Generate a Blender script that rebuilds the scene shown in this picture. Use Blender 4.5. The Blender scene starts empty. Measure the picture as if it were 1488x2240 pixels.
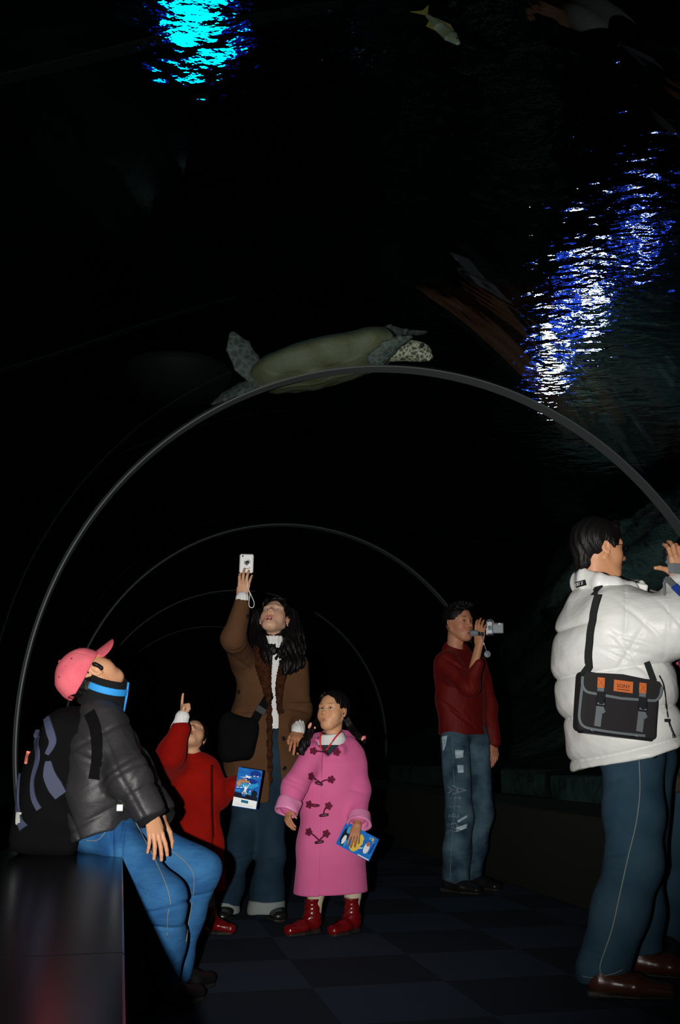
import bpy, math, random
import numpy as np
from mathutils import Vector, Matrix

# ------------------------------------------------------------------ camera, light, exposure
C = bpy.context.scene.collection
FPX, PITCH, CAM_H = 2100.0, math.radians(14), 0.83
cd = bpy.data.cameras.new('camera'); cam = bpy.data.objects.new('camera', cd); C.objects.link(cam)
cam.location = (0, 0, CAM_H); cam.rotation_euler = (math.radians(90) + PITCH, 0, 0)
cd.sensor_fit = 'VERTICAL'; cd.sensor_height = 36.0; cd.lens = FPX * 36.0 / 2240; cd.clip_start = 0.05; cd.clip_end = 200
bpy.context.scene.camera = cam
wd = bpy.data.worlds.new('world'); bpy.context.scene.world = wd; wd.use_nodes = True
wd.node_tree.nodes['Background'].inputs[0].default_value = (0.02, 0.05, 0.12, 1)
wd.node_tree.nodes['Background'].inputs[1].default_value = 0.004
vs = bpy.context.scene.view_settings
bpy.context.scene.display_settings.display_device = 'sRGB'
vs.view_transform = 'Standard'; vs.look = 'None'; vs.gamma = 1; vs.exposure = 0.0; vs.use_curve_mapping = False
bpy.context.scene.cycles.caustics_reflective = False
bpy.context.scene.cycles.caustics_refractive = False
bpy.context.scene.cycles.max_bounces = 6
bpy.context.scene.cycles.diffuse_bounces = 2
bpy.context.scene.cycles.transparent_max_bounces = 16
# the camera's flash, left of the lens
fl = bpy.data.lights.new('camera_flash', 'SPOT'); flo = bpy.data.objects.new('camera_flash', fl); C.objects.link(flo)
flo.location = (-0.165, 0.0, 0.81); flo.rotation_euler = (math.radians(90) + PITCH + math.radians(1), 0, math.radians(2))
fl.energy = 700; fl.spot_size = math.radians(74); fl.spot_blend = 0.9; fl.shadow_soft_size = 0.016; fl.color = (1.0, 0.97, 0.94)

# ------------------------------------------------------------------ geometry helpers
ca, sa = math.cos(PITCH), math.sin(PITCH)
def W(px, py, y):
    """point at distance y whose picture position is (px, py)"""
    cx, cy = (px - 744) / FPX, (1120 - py) / FPX
    t = y / (ca - cy * sa)
    return np.array([cx * t, y, CAM_H + t * (sa + cy * ca)])
def A(*v): return np.array(v, float)
def nrm(v): v = np.asarray(v, float); return v / (np.linalg.norm(v) + 1e-12)
def frame(fwd, up, roll=0):
    """columns side, forward, up"""
    f = nrm(fwd); s = nrm(np.cross(f, up)); u = np.cross(s, f)
    if roll:
        c, n = math.cos(roll), math.sin(roll); s, u = s * c + u * n, u * c - s * n
    return np.stack([s, f, u], 1)

class Sdf:
    def __init__(s): s.P = []; s.disp = None
    def add(s, fn, lo, hi, op='u', k=0.02): s.P.append((fn, np.asarray(lo), np.asarray(hi), op, k)); return s
    def seg(s, a, b, ra, rb=None, side=None, op='u', k=0.02):
        a = np.asarray(a, float); b = np.asarray(b, float)
        if rb is None: rb = ra
        ra = ra if isinstance(ra, tuple) else (ra, ra); rb = rb if isinstance(rb, tuple) else (rb, rb)
        ba = b - a; L2 = float(ba @ ba) + 1e-12; d = ba / math.sqrt(L2)
        m = max(*ra, *rb)
        lo = np.minimum(a, b) - m; hi = np.maximum(a, b) + m
        if side is None:
            r0, r1 = ra[0], rb[0]
            def fn(p):
                q = p - a; h = np.clip(q @ ba / L2, 0, 1); q = q - h[:, None] * ba
                return np.sqrt((q * q).sum(1)) - (r0 + (r1 - r0) * h)
        else:
            sd = nrm(np.asarray(side) - d * (d @ np.asarray(side))); n = np.cross(d, sd)
            def fn(p):
                q = p - a; h = np.clip(q @ ba / L2, 0, 1); q = q - h[:, None] * ba
                u = ra[0] + (rb[0] - ra[0]) * h; v = ra[1] + (rb[1] - ra[1]) * h
                k_ = np.sqrt((q @ sd / u) ** 2 + (q @ n / v) ** 2 + (q @ d / np.minimum(u, v)) ** 2) + 1e-9
                l = np.sqrt((q * q).sum(1))
                return np.where(k_ < 0.3, -np.minimum(u, v) * 0.7, l - l / k_)
        return s.add(fn, lo, hi, op, k)
    def path(s, pts, rs, side=None, op='u', k=0.02):
        for i in range(len(pts) - 1): s.seg(pts[i], pts[i + 1], rs[i], rs[i + 1], side, op, k)
        return s
    def ell(s, c, r, R=None, op='u', k=0.02):
        c = np.asarray(c, float); r = np.asarray(r, float); R = np.eye(3) if R is None else np.asarray(R)
        m = r.max()
        def fn(p):
            q = (p - c) @ R; k0 = np.sqrt(((q / r) ** 2).sum(1)) + 1e-9; k1 = np.sqrt(((q / r ** 2) ** 2).sum(1)) + 1e-9
            return k0 * (k0 - 1) / k1
        return s.add(fn, c - m, c + m, op, k)
    def box(s, c, h, R=None, rad=0.01, op='u', k=0.02):
        c = np.asarray(c, float); h = np.asarray(h, float) - rad; R = np.eye(3) if R is None else np.asarray(R)
        m = float(np.linalg.norm(h)) + rad
        def fn(p):
            q = np.abs((p - c) @ R) - h
            return np.sqrt((np.maximum(q, 0) ** 2).sum(1)) + np.minimum(q.max(1), 0) - rad
        return s.add(fn, c - m, c + m, op, k)
    def cut(s, pt, n, k=0.01):
        """remove what lies on the side the normal points to"""
        pt = np.asarray(pt, float); n = nrm(n)
        return s.add(lambda p: (p - pt) @ n, A(-99, -99, -99), A(99, 99, 99), 'i', k)
    def ev(s, p, prims=None, disp=True):
        d = np.full(len(p), 9.0)
        for fn, lo, hi, op, k in (s.P if prims is None else prims):
            e = fn(p)
            if op == 'u':
                h = np.maximum(k - np.abs(d - e), 0) / k; d = np.minimum(d, e) - h * h * k / 4
            else:
                if op == 's': e = -e
                h = np.maximum(k - np.abs(d - e), 0) / k; d = np.maximum(d, e) + h * h * k / 4
        if disp and s.disp is not None: d = d + s.disp(p)
        return d
    def mesh(s, vox, pad=0.02):
        us = [q for q in s.P if q[3] == 'u']
        lo = np.min([q[1] for q in us], 0) - pad; hi = np.max([q[2] for q in us], 0) + pad
        B = 12
        nb = np.ceil((hi - lo) / vox / B).astype(int) ; n = nb * B + 1
        V = np.full(n, 1.0, np.float32)
        ii = np.stack(np.meshgrid(*[np.arange(k) for k in nb], indexing='ij'), -1).reshape(-1, 3)
        cen = lo + (ii + 0.5) * B * vox; rad = B * vox * 0.87
        dc = s.ev(cen, disp=False)
        g = np.stack(np.meshgrid(*[np.arange(B + 1)] * 3, indexing='ij'), -1).reshape(-1, 3) * vox
        for t in range(len(ii)):
            i, j, k = ii[t] * B
            if abs(dc[t]) > rad * 1.35 + pad:
                if dc[t] < 0: V[i:i + B + 1, j:j + B + 1, k:k + B + 1] = -1.0
        for t in range(len(ii)):
            if abs(dc[t]) > rad * 1.35 + pad: continue
            i, j, k = ii[t] * B; bl = lo + ii[t] * B * vox - 0.03; bh = bl + B * vox + 0.06
            pr = [q for q in s.P if q[3] == 'i' or ((q[1] - q[4] < bh).all() and (q[2] + q[4] > bl).all())]
            V[i:i + B + 1, j:j + B + 1, k:k + B + 1] = s.ev(g + lo + ii[t] * B * vox, pr).reshape(B + 1, B + 1, B + 1)
        return nets(V, lo, vox)

def hits(s, pts, off=0.0, O=None, R=None, sc=1.0, tmin=1.0, tmax=8.0):
    """where lines of sight through picture points meet a modelled surface: list of (point, normal)"""
    out = []; cam_ = A(0, 0, CAM_H); O_ = A(0, 0, 0) if O is None else O; R_ = np.eye(3) if R is None else R
    f = lambda q: s.ev((q - O_) @ R_ / sc)
    for px, py in pts:
        d = nrm(W(px, py, 1.0) - cam_); t = np.arange(tmin, tmax, .004); v = f(cam_ + t[:, None] * d)
        k = np.argmax(v < 0); k = k if v[k] < 0 else int(np.argmin(v)); q = cam_ + t[k] * d
        e = .006; n = nrm([float(f((q + e * a)[None])[0] - f((q - e * a)[None])[0]) for a in np.eye(3)])
        out.append((q + n * off, n))
    return out
def smooth_pts(pts, k=4):
    pts = [np.asarray(p, float) for p in pts]; out = []
    for i in range(len(pts) - 1):
        p0, p1, p2, p3 = pts[max(i - 1, 0)], pts[i], pts[i + 1], pts[min(i + 2, len(pts) - 1)]
        for j in range(k): t = j / k; out.append(.5 * (2 * p1 + (p2 - p0) * t + (2 * p0 - 5 * p1 + 4 * p2 - p3) * t * t + (3 * p1 - p0 - 3 * p2 + p3) * t ** 3))
    return out + [pts[-1]]
def strip(s, pts, w, th, name, mt, parent, k=5, off=None, flat=True, taper=None, **kw):
    """band or cord laid on a surface along picture points; w = half width"""
    px = smooth_pts([A(*p) for p in pts], k); off = (0 if flat else w * .7 + .0012) if off is None else off; h = hits(s, px, off, **kw); mb = MB()
    if flat and len(h) > 4: h = [(np.mean([h[j][0] for j in range(max(i - 1, 0), min(i + 2, len(h)))], 0) if 0 < i < len(h) - 1 else h[i][0], nrm(np.mean([h[j][1] for j in range(max(i - 3, 0), min(i + 4, len(h)))], 0))) for i in range(len(h))]
    ws = [w] * len(h) if taper is None else list(np.interp(np.linspace(0, 1, len(h)), np.linspace(0, 1, len(taper)), taper))
    if flat: mb.tube([q for q, n in h], ws, 0, flat=th, nv=[n for q, n in h])
    else: mb.tube([q for q, n in h], ws, 0, 7)
    return mb.build(name, [mt], parent)

def nets(V, lo, vox):
    S = V < 0; n = np.array(V.shape) - 1
    cnt = np.zeros(n, np.int8)
    sl = [slice(0, -1), slice(1, None)]
    for a in (0, 1):
        for b in (0, 1):
            for c in (0, 1): cnt += S[sl[a], sl[b], sl[c]]
    act = (cnt > 0) & (cnt < 8); I = np.argwhere(act)
    idx = np.full(n, -1, np.int64); idx[tuple(I.T)] = np.arange(len(I))
    co = [(a, b, c) for a in (0, 1) for b in (0, 1) for c in (0, 1)]
    cv = {c: V[I[:, 0] + c[0], I[:, 1] + c[1], I[:, 2] + c[2]].astype(float) for c in co}
    acc = np.zeros((len(I), 3)); num = np.zeros(len(I))
    for c in co:
        for ax in range(3):
            if c[ax]: continue
            e = list(c); e[ax] = 1; v0, v1 = cv[c], cv[tuple(e)]
            m = (v0 < 0) != (v1 < 0); t = np.where(m, v0 / np.where(m, v0 - v1, 1), 0)
            p = np.tile(np.array(c, float), (len(I), 1)); p[:, ax] += t
            acc[m] += p[m]; num[m] += 1
    P = (I + acc / np.maximum(num, 1)[:, None]) * vox + lo
    F = []
    for ax in range(3):
        s0 = [slice(None)] * 3; s1 = [slice(None)] * 3; s0[ax] = slice(0, -1); s1[ax] = slice(1, None)
        a0, a1 = S[tuple(s0)], S[tuple(s1)]
        E = np.argwhere(a0 != a1); b, c = (ax + 1) % 3, (ax + 2) % 3
        E = E[(E[:, b] > 0) & (E[:, c] > 0) & (E[:, b] < n[b]) & (E[:, c] < n[c])]
        ins = S[tuple(E.T)]
        q = []
        for db, dc in ((0, 0), (1, 0), (1, 1), (0, 1)):
            e = E.copy(); e[:, b] -= db; e[:, c] -= dc; q.append(idx[tuple(e.T)])
        q = np.stack(q, 1); q[~ins] = q[~ins][:, ::-1]; F.append(q)
    F = np.concatenate(F); F = F[(F >= 0).all(1)]
    return P, F

ORG = {}
def link(o, parent):
    C.objects.link(o)
    if parent is not None: o.parent = parent
    ORG[o.name] = ORG[parent.name] if parent is not None else np.zeros(3)
def tag(o, label=None, cat=None, group=None, kind=None):
    for k, v in (('label', label), ('category', cat), ('group', group), ('kind', kind)):
        if v: o[k] = v
    return o
def thing(name, label, cat, loc, group=None):
    o = bpy.data.objects.new(name, None); o.empty_display_size = 0.1; C.objects.link(o); o.location = [float(v) for v in loc]
    ORG[o.name] = np.asarray(loc, float); return tag(o, label, cat, group)
def raw(name, P, F, mats, parent=None, midx=None, smooth=True, col=None):
    """mesh from numpy arrays (quads) or lists"""
    org = ORG[parent.name] if parent is not None else np.zeros(3)
    P = np.asarray(P, float)
    me = bpy.data.meshes.new(name)
    if isinstance(F, np.ndarray):
        me.vertices.add(len(P)); me.vertices.foreach_set('co', (P - org).astype(np.float32).ravel())
        me.loops.add(F.size); me.loops.foreach_set('vertex_index', F.astype(np.int32).ravel())
        me.polygons.add(len(F)); me.polygons.foreach_set('loop_start', (np.arange(len(F)) * 4).astype(np.int32))
        me.update(calc_edges=True)
    else:
        me.from_pydata([tuple(v) for v in (P - org)], [], F); me.update()
    me.polygons.foreach_set('use_smooth', np.full(len(me.polygons), 1 if smooth is True else 0, np.int8) if isinstance(smooth, bool) else np.array(smooth, np.int8))
    for m in (mats if isinstance(mats, (list, tuple)) else [mats]): me.materials.append(m)
    if midx is not None: me.polygons.foreach_set('material_index', np.array(midx, np.int32))
    if col is not None:
        at = me.color_attributes.new('Col', 'FLOAT_COLOR', 'POINT')
        at.data.foreach_set('color', np.concatenate([col, np.ones((len(col), 1))], 1).astype(np.float32).ravel())
    o = bpy.data.objects.new(name, me); link(o, parent); return o
def sobj(name, s, vox, m, parent=None, colfn=None):
    P, F = s.mesh(vox)
    return raw(name, P, F, m, parent, col=None if colfn is None else colfn(P))
def merge(parts):
    P = []; F = []; n = 0
    for p, f in parts: P.append(p); F.append(f + n); n += len(p)
    return np.concatenate(P), np.concatenate(F)

class MB:
    """collects solid pieces, each with a material slot, into one mesh"""
    def __init__(s, O=None, R=None): s.V = []; s.F = []; s.M = []; s.S = []; s.O = A(0, 0, 0) if O is None else np.asarray(O, float); s.R = np.eye(3) if R is None else np.asarray(R)
    def add(s, V, F, m=0, sm=False):
        n = len(s.V); s.V += [s.O + s.R @ np.asarray(v, float) for v in V]; s.F += [tuple(i + n for i in f) for f in F]
        s.M += [m] * len(F); s.S += [1 if sm else 0] * len(F); return s
    def prism(s, poly, y0, y1, m=0):
        """outline in x-z, extruded along y"""
        n = len(poly); V = [(x, y0, z) for x, z in poly] + [(x, y1, z) for x, z in poly]
        F = [tuple(range(n)), tuple(range(2 * n - 1, n - 1, -1))] + [(i, i + n, (i + 1) % n + n, (i + 1) % n) for i in range(n)]
        return s.add(V, F, m)
    def box(s, c, h, m=0, bev=0.0, R=None):
        b = min(bev, *[q * .95 for q in h]) if bev else 0
        if not b:
            V = [(i * h[0], j * h[1], k * h[2]) for i in (-1, 1) for j in (-1, 1) for k in (-1, 1)]
            F = [(0, 1, 3, 2), (4, 6, 7, 5), (0, 4, 5, 1), (2, 3, 7, 6), (0, 2, 6, 4), (1, 5, 7, 3)]
        else:
            V = []; ix = {}
            for i in (-1, 1):
                for j in (-1, 1):
                    for k in (-1, 1):
                        for a in range(3):
                            v = [i * (h[0] - b), j * (h[1] - b), k * (h[2] - b)]; v[a] += (i, j, k)[a] * b
                            ix[(i, j, k, a)] = len(V); V.append(v)
            F = []
            for a in range(3):
                o1, o2 = [q for q in range(3) if q != a]
                for sg in (-1, 1):
                    f = []
                    for p, q in ((-1, -1), (1, -1), (1, 1), (-1, 1)):
                        t = [0, 0, 0]; t[a] = sg; t[o1] = p; t[o2] = q; f.append(ix[(*t, a)])
                    F.append(tuple(f))
                for p in (-1, 1):
                    for q in (-1, 1):
                        t0 = [0, 0, 0]; t0[o1] = p; t0[o2] = q; t1 = list(t0); t0[a] = -1; t1[a] = 1
                        F.append((ix[(*t0, o1)], ix[(*t1, o1)], ix[(*t1, o2)], ix[(*t0, o2)]))
            for i in (-1, 1):
                for j in (-1, 1):
                    for k in (-1, 1): F.append(tuple(ix[(i, j, k, a)] for a in range(3)))
        R = np.eye(3) if R is None else R
        return s.add([np.asarray(c) + R @ np.asarray(v, float) for v in V], F, m)
    def tube(s, pts, r, m=0, n=10, flat=None, nv=None):
        """round tube, or flat band (flat = half thickness) with surface normal nv"""
        pts = [np.asarray(p, float) for p in pts]; V = []; F = []; k = len(pts); rs = r if isinstance(r, (list, tuple)) else [r] * k
        ref = None
        for i, p in enumerate(pts):
            t = nrm(pts[min(i + 1, k - 1)] - pts[max(i - 1, 0)])
            if nv is not None: w = nv[i] if isinstance(nv, list) else nv
            elif ref is None: w = A(0, 0, 1) if abs(t[2]) < .9 else A(1, 0, 0)
            else: w = ref
            u = nrm(np.asarray(w) - t * (t @ np.asarray(w))); ref = u; v = np.cross(t, u)
            if flat is None: V += [p + rs[i] * (math.cos(a) * u + math.sin(a) * v) for a in np.linspace(0, 2 * math.pi, n, endpoint=False)]
            else: V += [p + flat * a * u + rs[i] * b * v for a, b in ((1, -.92), (1, .92), (.3, 1), (-.3, 1), (-1, .92), (-1, -.92), (-.3, -1), (.3, -1))]
        n = n if flat is None else 8
        for i in range(k - 1): F += [(i * n + j, i * n + (j + 1) % n, (i + 1) * n + (j + 1) % n, (i + 1) * n + j) for j in range(n)]
        F += [tuple(range(n))[::-1], tuple((k - 1) * n + j for j in range(n))]
        return s.add(V, F, m, flat is None)
    def ball(s, c, r, m=0, n=16, R=None):
        r = A(r, r, r) if np.isscalar(r) else np.asarray(r, float); R = np.eye(3) if R is None else R; V = []; F = []
        for i in range(n // 2 + 1):
            th = math.pi * i / (n // 2)
            for j in range(n):
                ph = 2 * math.pi * j / n; V.append(np.asarray(c) + R @ (r * A(math.sin(th) * math.cos(ph), math.sin(th) * math.sin(ph), math.cos(th))))
        for i in range(n // 2): F += [(i * n + j, i * n + (j + 1) % n, (i + 1) * n + (j + 1) % n, (i + 1) * n + j)[::-1] for j in range(n)]
        return s.add(V, F, m, True)
    def lathe(s, prof, m=0, n=24, c=(0, 0, 0), ax='y'):
        """profile of (radius, height) about the local axis ax"""
        V = []; F = []; c = np.asarray(c, float)
        for r, h in prof:
            for j in range(n):
                a = 2 * math.pi * j / n; v = (r * math.cos(a), h, r * math.sin(a)) if ax == 'y' else (r * math.cos(a), r * math.sin(a), h) if ax == 'z' else (h, r * math.cos(a), r * math.sin(a))
                V.append(c + A(*v))
        for i in range(len(prof) - 1): F += [(i * n + j, i * n + (j + 1) % n, (i + 1) * n + (j + 1) % n, (i + 1) * n + j) for j in range(n)]
        F += [tuple(range(n))[::-1], tuple((len(prof) - 1) * n + j for j in range(n))]
        return s.add(V, F, m, True)
    def text(s, body, size, m=0, c=(0, 0, 0), R=None, depth=0.0004):
        cu = bpy.data.curves.new('lettering', 'FONT'); cu.body = body; cu.size = size; cu.extrude = depth; cu.align_x = 'CENTER'; cu.align_y = 'CENTER'; cu.resolution_u = 3
        o = bpy.data.objects.new('lettering', cu); me = o.to_mesh()
        V = [tuple(v.co) for v in me.vertices]; F = [tuple(p.vertices) for p in me.polygons]
        o.to_mesh_clear(); bpy.data.objects.remove(o); bpy.data.curves.remove(cu)
        R = np.eye(3) if R is None else R
        # text lies in its x-y plane: send x->x, y->z, z->-y
        return s.add([np.asarray(c) + R @ A(x, -z, y) for x, y, z in V], F, m)
    def build(s, name, mats, parent=None): return raw(name, s.V, s.F, mats, parent, s.M, s.S)

def sines(seed, n, f, amp):
    """sum of warped sines: soft cloth folds"""
    r = np.random.RandomState(seed); D = r.normal(size=(n, 3)); D /= np.linalg.norm(D, axis=1)[:, None]; ph = r.uniform(0, 6.28, n)
    K = D * (np.asarray(f)[None] if np.ndim(f) else f) * r.uniform(.6, 1.4, (n, 1))
    def fn(p):
        q = p + 0.03 * np.sin(p[:, [1, 2, 0]] * 17 + seed); return amp * np.sin(q @ K.T + ph).sum(1) / math.sqrt(n)
    return fn
def ridge(seed, n, f, amp):
    r = np.random.RandomState(seed); D = r.normal(size=(n, 3)); D /= np.linalg.norm(D, axis=1)[:, None]; ph = r.uniform(0, 6.28, n); K = D * (np.asarray(f)[None] if np.ndim(f) else f)
    def fn(p):
        q = p + 0.04 * np.sin(p[:, [2, 0, 1]] * 13 + seed); return amp * (np.abs(np.sin(q @ K.T + ph)) - .6).sum(1) / math.sqrt(n)
    return fn
def rings(pts, w, amp):
    """sharp creases around given points along given directions: (point, direction, reach)"""
    def fn(p):
        d = np.zeros(len(p))
        for c, n, reach in pts:
            q = p - c; t = q @ nrm(n); m = np.exp(-((q * q).sum(1)) / reach ** 2); d += amp * m * np.exp(-(t / w) ** 2)
        return d
    return fn

# ------------------------------------------------------------------ materials
def mat(name, col, rough=0.8, spec=0.3, col2=None, cs=6.0, bump=None, sheen=0.0, attr=False, metal=0.0, coat=0.0, weave=None, cst=(1, 1, 1), emit=None):
    m = bpy.data.materials.new(name); m.use_nodes = True; nt = m.node_tree; N = nt.nodes; L = nt.links; b = N['Principled BSDF']
    b.inputs['Roughness'].default_value = rough; b.inputs['Specular IOR Level'].default_value = spec; b.inputs['Metallic'].default_value = metal
    b.inputs['Base Color'].default_value = (*col, 1); b.inputs['Coat Weight'].default_value = coat
    if sheen: b.inputs['Sheen Weight'].default_value = sheen; b.inputs['Sheen Roughness'].default_value = 0.4; b.inputs['Sheen Tint'].default_value = (*[min(1, c * 2.2 + .05) for c in col], 1)
    tc = N.new('ShaderNodeTexCoord'); src = None
    if attr: a = N.new('ShaderNodeVertexColor'); a.layer_name = 'Col'; src = a.outputs[0]
    if col2 is not None:
        mp = N.new('ShaderNodeMapping'); mp.inputs['Scale'].default_value = cst; L.new(tc.outputs['Object'], mp.inputs[0])
        no = N.new('ShaderNodeTexNoise'); no.inputs['Scale'].default_value = cs; no.inputs['Detail'].default_value = 5; L.new(mp.outputs[0], no.inputs[0])
        rp = N.new('ShaderNodeValToRGB'); rp.color_ramp.elements[0].position = .35; rp.color_ramp.elements[1].position = .65
        rp.color_ramp.elements[0].color = (*col, 1); rp.color_ramp.elements[1].color = (*col2, 1); L.new(no.outputs[0], rp.inputs[0])
        if src is not None:
            mx = N.new('ShaderNodeMix'); mx.data_type = 'RGBA'; mx.blend_type = 'MULTIPLY'; mx.inputs[0].default_value = 1; L.new(src, mx.inputs[6]); L.new(rp.outputs[0], mx.inputs[7]); src = mx.outputs[2]
        else: src = rp.outputs[0]
    if src is not None: L.new(src, b.inputs['Base Color'])
    last = None
    def addbump(h, st, dist):
        nonlocal last
        bp = N.new('ShaderNodeBump'); bp.inputs['Strength'].default_value = st; bp.inputs['Distance'].default_value = dist; L.new(h, bp.inputs['Height'])
        if last is not None: L.new(last, bp.inputs['Normal'])
        last = bp.outputs[0]
    if bump:
        for sc, st, dist, stretch in (bump if isinstance(bump, list) else [bump]):
            mp = N.new('ShaderNodeMapping'); mp.inputs['Scale'].default_value = stretch; L.new(tc.outputs['Object'], mp.inputs[0])
            no = N.new('ShaderNodeTexNoise'); no.inputs['Scale'].default_value = sc; no.inputs['Detail'].default_value = 4; L.new(mp.outputs[0], no.inputs[0]); addbump(no.outputs[0], st, dist)
    if weave:
        sc, st, dist, ax = weave
        wv = N.new('ShaderNodeTexWave'); wv.inputs['Scale'].default_value = sc; wv.bands_direction = ax; wv.inputs['Distortion'].default_value = 1.0; L.new(tc.outputs['Object'], wv.inputs[0]); addbump(wv.outputs[1], st, dist)
    if last is not None: L.new(last, b.inputs['Normal'])
    if emit: b.inputs['Emission Color'].default_value = (*emit[0], 1); b.inputs['Emission Strength'].default_value = emit[1]
    return m
one = (1, 1, 1)
M = {}
M['skin'] = mat('skin', one, .5, .4, attr=True, bump=(300, .15, .0006, one))
for q in ('skin',): M[q].node_tree.nodes['Principled BSDF'].inputs['Subsurface Weight'].default_value = 0.06; M[q].node_tree.nodes['Principled BSDF'].inputs['Subsurface Radius'].default_value = (.01, .004, .002)
M['hair'] = mat('black_hair', (.005, .004, .004), .5, .22, bump=(140, .6, .003, (1, 1, .12)))
M['eye'] = mat('eye', one, .1, .5, attr=True)
M['black_metal'] = mat('black_metal', (.01, .01, .012), .3, .6)
M['black_rubber'] = mat('black_sole', (.02, .018, .016), .6, .3)
M['silver'] = mat('silver_plastic', (.62, .64, .68), .22, .6, metal=.6)
M['grey_plastic'] = mat('grey_plastic', (.18, .21, .23), .35, .5)
M['dark_plastic'] = mat('dark_plastic', (.015, .017, .02), .3, .5)
M['white_gloss'] = mat('white_plastic', (.85, .85, .83), .25, .5)
M['white_knit'] = mat('white_knit', (.8, .8, .78), .9, .2, weave=(60, .5, .002, 'X'), bump=(200, .3, .001, one))
# ------------------------------------------------------------------ heads, hands, shoes
def head(C0, R, H, neck, nr=.2, kid=False, male=False, mouth=0.0, smile=False, skin=(.55, .30, .19), lip=(.45, .13, .11), brow=True, look=(0, 1, 0), vox=.0023, hl=.33, lid=(.42, .2, .15)):
    """skin surface of head and neck, with vertex colours; C0 centre, R columns side/forward/up, H chin to crown"""
    s = Sdf(); jw = .9 if kid else (1.05 if male else .95); ch = .02 if kid else 0
    for sx in (-1, 1):
        pass
    s.ell((0, -.04, .14), (.315, .385, .355), k=.05)
    s.ell((0, .10, -.03), (.262, .255, .345), k=.1)
    s.ell((0, .16, -.30 + ch), (.15, .14, .14), k=.1)
    s.ell((0, .255, -.40 + ch), (.085 * jw, .085, .082), k=.08)
    s.seg((0, 0, -.2), (0, .17, -.35 + ch), .15, .11, k=.08)
    s.ell((0, .265, -.25), (.125, .085, .1), k=.08)
    for sx in (-1, 1):
        s.seg((sx * .225 * jw, -.04, -.17), (sx * .095 * jw, .21, -.38 + ch), .06, .075, k=.1)
        s.ell((sx * (.155 if not kid else .165), .185, -.12), (.11, .12, .13) if not kid else (.125, .125, .15), k=.1)
        s.seg((sx * .05, .325, .09), (sx * .19, .265, .10), .035 if not kid else .02, .035, k=.07)
    for sx in (-1, 1): s.ell((sx * .125, .385, .02), (.085, .055, .045), op='s', k=.07)
    s.seg((0, .318, .05), (0, .385, -.09), .028, .04, k=.05)
    nl = .0 if not kid else -.03
    s.ell((0, .405 + nl, -.11), (.05, .055, .042), k=.035)
    for sx in (-1, 1): s.ell((sx * .052, .365 + nl, -.125), (.034, .045, .03), k=.025)
    for sx in (-1, 1): s.ell((sx * .027, .405 + nl, -.155), (.015, .024, .017), op='s', k=.012)
    mo = mouth * .06; lw = .75 if kid else 1.0; lr = .75 if kid else 1.0
    s.path([(-.088 * lw, .325, -.262), (-.035 * lw, .348, -.245), (0, .350, -.25), (.035 * lw, .348, -.245), (.088 * lw, .325, -.262)], [.012 * lr, .021 * lr, .02 * lr, .021 * lr, .012 * lr], k=.018)
    s.path([(-.078 * lw, .325, -.272 - mo * .5), (0, .344, -.289 - mo), (.078 * lw, .325, -.272 - mo * .5)], [.014 * lr, .025 * lr, .014 * lr], k=.018)
    if mouth > 0: s.ell((0, .36, -.268 - mo * .5), (.066, .075, .012 + mo * .6), op='s', k=.01)
    else: s.path([(-.085, .35, -.264 + (.015 if smile else 0)), (0, .378, -.269), (.085, .35, -.264 + (.015 if smile else 0))], [.006] * 3, op='s', k=.02)
    ex, ey, ez = .125, .262, .012
    for sx in (-1, 1):
        s.ell((sx * ex, ey, ez), (.068, .068, .055), k=.03)
        s.ell((sx * ex, ey + .07, ez - .002), (.054, .05, .027 if kid else .021), op='s', k=.008)
        Re = frame((sx * .25, 1, 0), (0, -.18, 1)); Re = np.stack([Re[:, 0], Re[:, 1], Re[:, 2]], 1)
        s.ell((sx * .325, -.05, -.02), (.022, .07, .105), R=frame((sx * .45, 1, 0), (0, -.2, 1)), k=.025)
        s.ell((sx * .352, -.035, -.01), (.022, .04, .07), R=frame((sx * .45, 1, 0), (0, -.2, 1)), op='s', k=.02)
        s.ell((sx * .318, -.005, -.11), (.022, .03, .032), k=.02)
    nb = (np.asarray(neck) - C0) @ R / H
    s.seg((0, -.1, -.15), nb, nr * .95, nr, k=.08)
    if male: s.ell((0, .045, -.5), (.03, .04, .05), k=.06)
    P, F = s.mesh(vox / H, pad=.05)
    x, y, z = P.T; ax = np.abs(x); col = np.tile(np.array(skin), (len(P), 1))
    def blend(m, c, a=1.0):
        nonlocal col
        m = np.clip(m, 0, 1)[:, None] * a; col = col * (1 - m) + np.array(c) * m
    sm = lambda e, w=.25: np.clip((1 - e) / w, 0, 1)
    blend(sm(((ax - .17) / .12) ** 2 + ((z + .13) / .12) ** 2, 1.) * (y > .1), (skin[0] * 1.02, skin[1] * .78, skin[2] * .72), .5)
    blend(sm((x / .06) ** 2 + ((z + .12) / .06) ** 2, .6) * (y > .3), (skin[0], skin[1] * .8, skin[2] * .75), .5)
    li = np.maximum(sm((x / (.09 * lw)) ** 2 + ((z + .251) / (.026 * lr)) ** 2, .3), sm((x / (.085 * lw)) ** 2 + ((z + .282 + mo * .8) / (.031 * lr + mo * .2)) ** 2, .3)) * (y > .29)
    blend(li, lip)
    if mouth > 0: blend(sm((x / .07) ** 2 + ((z + .268 + mo * .5) / (.012 + mo * .55)) ** 2, .2) * (y < .345) * (y > .1), (.12, .02, .02))
    br = sm(((ax - .135) / .085) ** 2 + ((z - .115 - .25 * (.02 - (ax - .12) ** 2 * 3)) / .014) ** 2, .7) * (y > .15)
    blend(br, (.03, .018, .012), (.8 if male else .55) if brow else .35)
    eyl = sm(np.abs(((ax - ex) / .058) ** 2 + ((z - ez - .004) / (.031 if kid else .026)) ** 2 - .95) / .35 + (z < ez + .002) * .6, .5) * (y > .25)
    blend(eyl, (.04, .02, .015), .85)
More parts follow.
